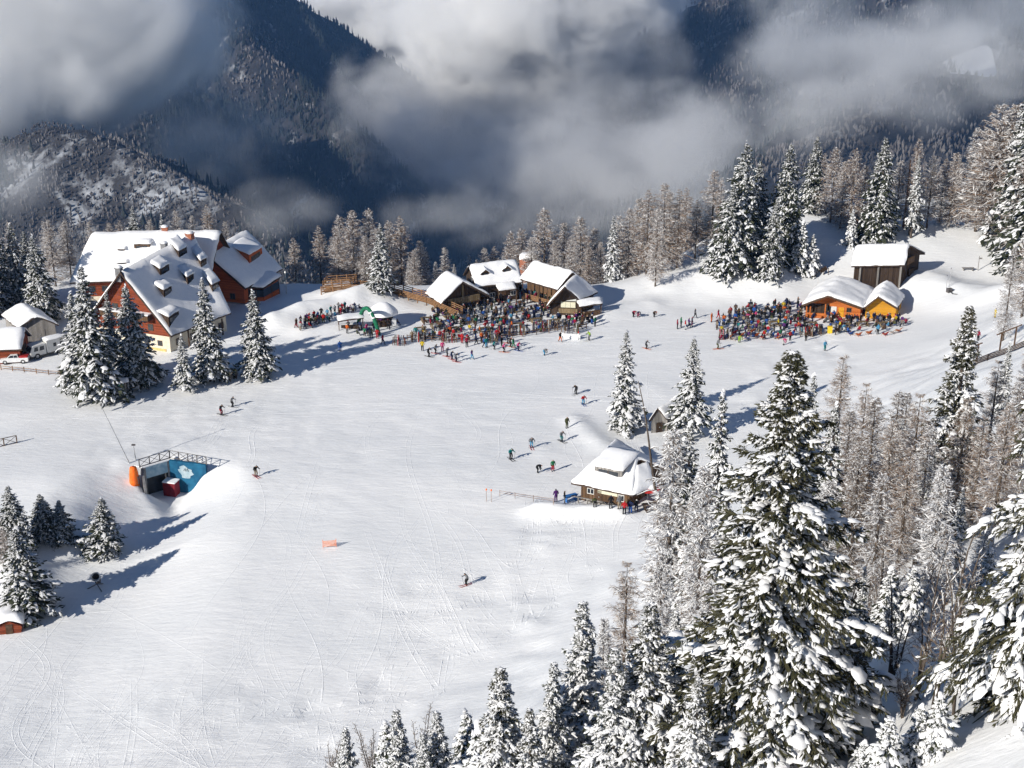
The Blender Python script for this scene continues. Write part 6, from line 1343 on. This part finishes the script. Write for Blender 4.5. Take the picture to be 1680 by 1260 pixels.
# piste hut: red parasol, blue table, rope fence
g = gp(1062, 822); o = empty("red_parasol", g, "red parasol dusted with snow beside the piste hut", "parasol"); mb = MB(); mb.tube([(0, 0, -.3), (0, 0, 2.5)], .05, 6); mb.build("pole", METAL, o); mb = MB(); mb.lathe([(1.6, 1.7), (1.62, 1.9), (.9, 2.3), (.02, 2.55)], 10); mb.build("canopy", REDP, o)
mb = MB(); mb.lathe([(1.25, 2.16), (1.1, 2.32), (.5, 2.58), (.02, 2.7)], 9); mb.v = [(x * (.75 + .4 * float(vnoise(x * 3, y * 3 + 2))) + .15, y * (.7 + .5 * float(vnoise(x * 2 + 7, y * 3))), z) for x, y, z in mb.v]; mb.build("canopy_snow", ROOFSNOW, o, True)
table(936, 822, .5, "blue table beside the piste hut with chairs pulled up", BLUEP, False, "blue_table", 1.8)
g = gp(1066, 835); table(1068, 836, .2, "low plank bench and table in the shade right of the piste hut", DARKWOOD)
pts = [gp(820, 815), gp(845, 819), gp(875, 823), gp(908, 828)]; o = empty("rope_fence", pts[0], "thin orange rope fence leading to the piste hut", "fence"); rails(o, pts, .8, (.5, .75), 3.5, FENCEWOOD, .018, .03)
for px, lab in ((798, "left of two thin marker poles on the piste"), (806, "right of two thin marker poles on the piste")):
    g = gp(px, 824); o = empty("marker_pole", g, lab, "pole"); mb = MB(); mb.tube([(0, 0, -.2), (0, 0, 1.7)], .025, 5); mb.build("shaft", FENCEWOOD, o); mb = MB(); mb.lathe([(.09, 1.55), (.09, 1.75), (.01, 1.78)], 6); mb.build("knob", ORANGEP, o)
g = gp(541, 900); o = empty("orange_net", g, "small orange warning net on two poles in mid piste", "safety net"); NET = mat("orange_net", (.75, .25, .12), (.85, .42, .28), 9, .8)
for k in range(5): mb = MB(); mb.box((0, 0, .25 + k * .16), (1.5, .02, .09), .15); mb.build("strip", NET, o)
for s_ in (-1, 1): mb = MB(); mb.tube([(.76 * s_, .11 * s_, -.2), (.76 * s_, .11 * s_, 1.15)], .025, 5); mb.build("pole", ORANGEP, o)

# ================================================================== left edge: vehicles, fence, notice shelter
def wheel(owner, x, y, r, w=.22, rot=0):
    mb = MB(); Mx = Matrix.Translation((x, y, r)) @ Matrix.Rotation(math.pi / 2, 4, 'X'); mb.lathe([(r * .55, -w / 2), (r * .95, -w / 2), (r, -w * .3), (r, w * .3), (r * .95, w / 2), (r * .55, w / 2)], 14, M=Mx); t = mb.build("wheel", RUBBER, owner)
    mb = MB(); mb.lathe([(.01, -w * .35), (r * .56, -w * .35), (r * .56, w * .35), (.01, w * .35)], 12, M=Mx); mb.build("rim", METAL, t)
def side_prof(owner, nm, prof, half, m, bev=.06):
    mb = MB(); n = len(prof); P = []
    for y, k in ((-half, .97), (-half + bev, 1), (half - bev, 1), (half, .97)): P.append([(x, y, z if abs(y) < half else z - .0) for x, z in prof])
    i = 0; mb.v = [p for r_ in P for p in r_]
    for q in range(3):
        for j in range(n): mb.f.append([q * n + j, q * n + (j + 1) % n, (q + 1) * n + (j + 1) % n, (q + 1) * n + j]); mb.m.append(0)
    mb.f.append(list(range(n))[::-1]); mb.f.append([3 * n + j for j in range(n)]); mb.m += [0, 0]
    return mb.build(nm, m, owner)
g = gp(25, 595); car = empty("white_pickup", g, "white pickup with dark red load cover parked before the red garage", "pickup", rz=R(188))
bd = side_prof(car, "body", [(-2.1, .35), (2.05, .35), (2.15, .62), (2.05, .85), (1.1, .98), (.95, 1.0), (-2.15, 1.0), (-2.15, .45)], .85, WHITEP)
cb = side_prof(car, "cabin", [(1.1, .98), (.5, 1.5), (-.55, 1.55), (-.75, .99)], .76, WHITEP)
side_prof(car, "load_cover", [(-.78, 1.0), (-2.1, 1.0), (-2.08, 1.18), (-.85, 1.3)], .8, REDP)
for s_ in (-1, 1):
    mb = MB(); mb.prism([(.88, .765 * s_, 1.05), (.45, .765 * s_, 1.43), (.02, .765 * s_, 1.45), (.02, .765 * s_, 1.05)], (0, .01 * s_, 0)); mb.build("side_window", GLASS, cb)
    mb = MB(); mb.prism([(-.05, .765 * s_, 1.05), (-.05, .765 * s_, 1.45), (-.5, .765 * s_, 1.47), (-.62, .765 * s_, 1.05)], (0, .01 * s_, 0)); mb.build("side_window", GLASS, cb)
    mb = MB(); mb.box((2.08, .6 * s_, .72), (.06, .3, .14)); mb.build("headlight", METAL, car); mb = MB(); mb.box((-2.16, .7 * s_, .8), (.04, .2, .16)); mb.build("tail_light", REDP, car)
    for x in (1.35, -1.35): wheel(car, x, .76 * s_, .36)
mb = MB(); mb.prism([(1.09, -.66, 1.02), (1.09, .66, 1.02), (.56, .62, 1.47), (.56, -.62, 1.47)], (.012, 0, .012)); mb.build("windscreen", GLASS, cb)
g = gp(76, 583); tk = empty("white_van", g, "white crew van with square box body parked beside the garage", "van", rz=R(222)); CAR2 = mat("van_white", (.58, .58, .56), (.68, .68, .66), 3, .5, spec=.4)
side_prof(tk, "chassis", [(-3.0, .5), (2.7, .5), (2.7, .75), (-3.0, .75)], .85, RUBBER)
cb = side_prof(tk, "cab", [(2.8, .6), (2.85, 1.2), (2.5, 2.1), (2.3, 2.25), (.3, 2.3), (.3, .6)], .95, CAR2); bx_ = side_prof(tk, "box_body", [(.15, .7), (.15, 2.65), (-3.1, 2.65), (-3.1, .7)], 1.05, CAR2)
mb = MB(); mb.prism([(2.86, -.8, 1.25), (2.86, .8, 1.25), (2.55, .74, 2.05), (2.55, -.74, 2.05)], (.012, 0, .01)); mb.build("windscreen", GLASS, cb)
for s_ in (-1, 1):
    for x0, x1 in ((2.3, 1.6), (1.4, .6)): mb = MB(); mb.prism([(x0, .955 * s_, 1.35), (x1, .955 * s_, 1.35), (x1, .955 * s_, 2.0), (x0 - .15, .955 * s_, 2.0)], (0, .01 * s_, 0)); mb.build("side_window", GLASS, cb)
    for x0 in (-.9, -2.0): mb = MB(); mb.prism([(x0, 1.055 * s_, 1.5), (x0 - .5, 1.055 * s_, 1.5), (x0 - .5, 1.055 * s_, 2.1), (x0, 1.055 * s_, 2.1)], (0, .01 * s_, 0)); mb.build("box_window", GLASS, bx_)
    mb = MB(); mb.box((2.83, .65 * s_, .9), (.06, .3, .18)); mb.build("headlight", METAL, tk)
    for x in (1.8, -1.9): wheel(tk, x, .85 * s_, .48, .28)
c4 = [np.array(p) for p in ((.1, -1.0, 2.66), (.1, 1.0, 2.66), (-3.05, 1.0, 2.66), (-3.05, -1.0, 2.66))]; snow_sheet(lambda u, v: lerp(lerp(c4[0], c4[1], u), lerp(c4[3], c4[2], u), v), "roof_snow", tk, .14, 6, 7)
pts = [gp(2, 607), gp(40, 611), gp(80, 615), gp(118, 617)]; o = empty("rail_fence", pts[0], "low weathered rail fence half buried left of the lodge spruces", "fence"); rails(o, pts, .75, (.3, .65), 2.5, FENCEWOOD, .04, .07)
g0, g1 = gp(176, 656), gp(208, 652); c = (g0 + g1) / 2; o = empty("notice_shelter", c, "roofed notice board with snow on top below the lodge spruces", "notice board", rz=math.atan2((g1 - g0)[1], (g1 - g0)[0])); L = np.linalg.norm((g1 - g0)[:2])
for s_ in (-1, 1): mb = MB(); mb.box((s_ * L / 2, 0, 1.2), (.22, .22, 2.8)); mb.build("post", GREYWOOD, o)
mb = MB(); mb.box((0, .05, 1.55), (L - .3, .08, 1.1)); bd = mb.build("board", GREYWOOD, o); mb = MB(); mb.box((.6, -.0, 1.85), (.9, .03, .5)); mb.build("green_sheet", mat("green_sheet", (.1, .32, .24), (.16, .42, .32), 4, .7), bd); mb = MB(); mb.box((-.6, -.0, 1.6), (1.3, .03, .7)); mb.build("white_sheet", WHITEP, bd)
mb = MB(); mb.prism([(-L / 2 - .5, -.8, 2.45), (L / 2 + .5, -.8, 2.45), (L / 2 + .5, 0, 2.85), (-L / 2 - .5, 0, 2.85)], (0, 0, .08)); mb.prism([(-L / 2 - .5, .8, 2.45), (L / 2 + .5, .8, 2.45), (L / 2 + .5, .01, 2.85), (-L / 2 - .5, .01, 2.85)], (0, 0, .08)); mb.build("roof", RAFTER, o)
snow_sheet(lambda u, v: np.array([-L / 2 - .5 + u * (L + 1), -.8 + 1.6 * v, 2.94 - abs(v - .5) * .7]), "roof_snow", o, .22, 9, 7)
pts = [gp(-14, 737), gp(28, 727)]; o = empty("truss_rail", pts[0], "stub of crossed timber railing at the left edge of the piste", "railing"); railing(o, Tinv(o), [pts[0] - [0, 0, .1], pts[1] - [0, 0, .1]], 1.2, 1.6, FRAMED, .06)
# snow cannon
g = gp(160, 966); o = empty("snow_cannon", g, "snow cannon with round barrel pointing at the camera in the hollow", "snow cannon", rz=R(-78)); Mx = Matrix.Translation((0, 0, 1.55)) @ Matrix.Rotation(R(68), 4, 'Y')
mb = MB(); mb.lathe([(.30, -.7), (.42, -.55), (.46, 0), (.5, .55), (.54, .72), (.46, .74), (.40, .4), (.36, -.2), (.02, -.25)], 18, M=Mx); mb.build("barrel", mat("cannon_grey", (.32, .34, .36), (.45, .47, .49), 4, .5), o, True)
mb = MB(); mb.lathe([(.01, .02), (.4, .02), (.4, .05), (.01, .06)], 18, M=Mx); mb.build("fan_grille", RUBBER, o)
mb = MB(); mb.tube([(0, 0, .5), (0, 0, 1.4)], .12, 8); mb.build("column", DKMETAL, o)
for a_ in (0.5, 2.6, 4.7): mb = MB(); mb.tube([(0, 0, .55), (1.1 * math.cos(a_), 1.1 * math.sin(a_), .02)], .06, 6); mb.build("leg", DKMETAL, o)
mb = MB(); mb.box((-.5, .1, .75), (.5, .6, .5)); mb.build("control_box", DKMETAL, o)
# pump hut with rounded snow cap
g = gp(18, 1034); o = empty("red_pump_hut", g, "little red timber pump hut under a rounded snow cap, bottom left", "hut", rz=R(12)); w_ = 1.1
mb = MB(); mb.prism([(-w_, -.9, -.3), (w_, -.9, -.3), (w_ * 1.2, -.9, .75), (.0, -.9, 1.55), (-w_ * 1.2, -.9, .75)], (0, 2.6, 0)); mb.build("wall", REDWOOD, o)
snow_sheet(lambda u, v: np.array([-1.5 + 3.0 * v, -1.05 + 2.9 * u, .75 + .85 * math.cos((v - .5) * 2.4)]), "roof_snow", o, .75, 9, 11)
mb = MB(); mb.box((0, -.93, .55), (.7, .08, 1.2)); mb.build("door", FRAMED, o)

# ================================================================== right edge: lift gear, poles, gates
for p0, p1, lab, nm in ((((1585, 600), (1602, 594)), None, "timber start gate nearest the lone spruce", "timber_gate"), (((1640, 575), (1664, 566)), None, "timber start gate by the right edge", "timber_gate")):
    a, b = gp(*p0[0]), gp(*p0[1]); o = empty(nm, a, lab, "gate"); iv = Tinv(o)
    for p in (a, b): mb = MB(); mb.box((p[0], p[1], p[2] + 1.1), (.16, .16, 2.6)); q = mb.build("post", FRAMED, o); q.matrix_parent_inverse = iv
    mb = MB(); d_ = (b - a) * .35; mb.tube([a - d_ + [0, 0, 2.4], b + d_ + [0, 0, 2.4]], .09, 6); q = mb.build("beam", FRAMED, o); q.matrix_parent_inverse = iv
pts = [gp(1584, 605), gp(1620, 592), gp(1655, 580), gp(1690, 566)]; o = empty("slat_barrier", pts[0], "dark timber barrier running behind the start gates", "fence"); rails(o, pts, .8, (.2, .4, .6, .8), 2.0, DARKWOOD, .07, .08)
x, y = PY(1487, 330, 262)[:2]; zt = Tz(x, y); o = empty("bare_pole", (x, y, zt), "tall bare reddish trunk rising behind the barn", "pole"); h = top_h(x, y, zt, 262); mb = MB(); mb.tube([(0, 0, -.5), (.1, 0, h * .5), (0, 0, h)], [.32, .26, .12], 8); mb.build("trunk", mat("stripped_trunk", (.20, .10, .06), (.30, .17, .11), 3, .8, .3, (1, 1, .2)), o)
for k in range(9): mb = MB(); z_ = h * (.72 + .03 * k); a_ = k * 2.1; mb.tube([(0, 0, z_), (1.2 * math.cos(a_), .9 * math.sin(a_), z_ + .3)], [.05, .012], 5); mb.build("branch", BARK, o)
g = gp(1596, 444); o = empty("trail_bench", g, "snow-topped plank bench with signpost on the sledding slope", "bench")
for k in range(3): mb = MB(); mb.box((-.9, -.2 + .2 * k, .5), (2.2, .16, .06)); mb.build("plank", GREYWOOD, o)
for s_ in (-1, 1): mb = MB(); mb.box((-.9 + .8 * s_, 0, .2), (.1, .5, .55)); mb.build("leg", GREYWOOD, o)
mb = MB(); mb.box((.9, 0, 1.2), (.1, .1, 3.0)); mb.build("signpost", GREYWOOD, o); mb = MB(); mb.box((1.1, -.08, 2.3), (.7, .05, .25), .2); mb.build("sign_arm", GREYWOOD, o)
for px, py, ty, lab in ((1552, 474, 452, "left of two slim poles beside the snow gun pump"), (1557, 472, 440, "right of two slim poles beside the snow gun pump")):
    g = gp(px, py); o = empty("slim_pole", g, lab, "pole"); h = top_h(g[0], g[1], g[2], ty); mb = MB(); mb.tube([(0, 0, -.2), (0, 0, h)], [.05, .03], 6); mb.build("shaft", METAL, o); mb = MB(); mb.box((0, 0, h), (.12, .12, .12)); mb.build("cap", DKMETAL, o)
g = gp(1557, 480); o = empty("pump_unit", g, "small dark pump unit with hoses on the trampled snow", "pump"); mb = MB(); mb.box((0, 0, .4), (.9, .6, .7), .4); mb.build("housing", DKMETAL, o); mb = MB(); mb.tube([(.4, .1, .4), (1.2, .5, .15), (2.4, .4, .08), (3.0, .9, .06)], .07, 6); mb.build("hose", RUBBER, o); mb = MB(); mb.tube([(-.2, -.3, .5), (.3, -1.0, .1), (1.6, -1.6, .08)], .07, 6); mb.build("hose", RUBBER, o)
g = gp(470, 482); o = empty("lamp_post", g, "slim grey lamp post beside the red chalet porch", "lamp post"); mb = MB(); mb.tube([(0, 0, -.3), (0, 0, 3.8)], [.08, .05], 7); mb.build("shaft", METAL, o); mb = MB(); mb.lathe([(.05, 3.8), (.2, 3.85), (.16, 4.1), (.02, 4.2)], 8); mb.build("lantern", FRAMEW, o)
cluster("low in the snow before the lodge", "bushes before the lodge", [('sh2', 368, 625, 603, 1.3), ('sh2', 388, 622, 600, 1.3), ('sh2', 378, 627, 606, 1.4)])
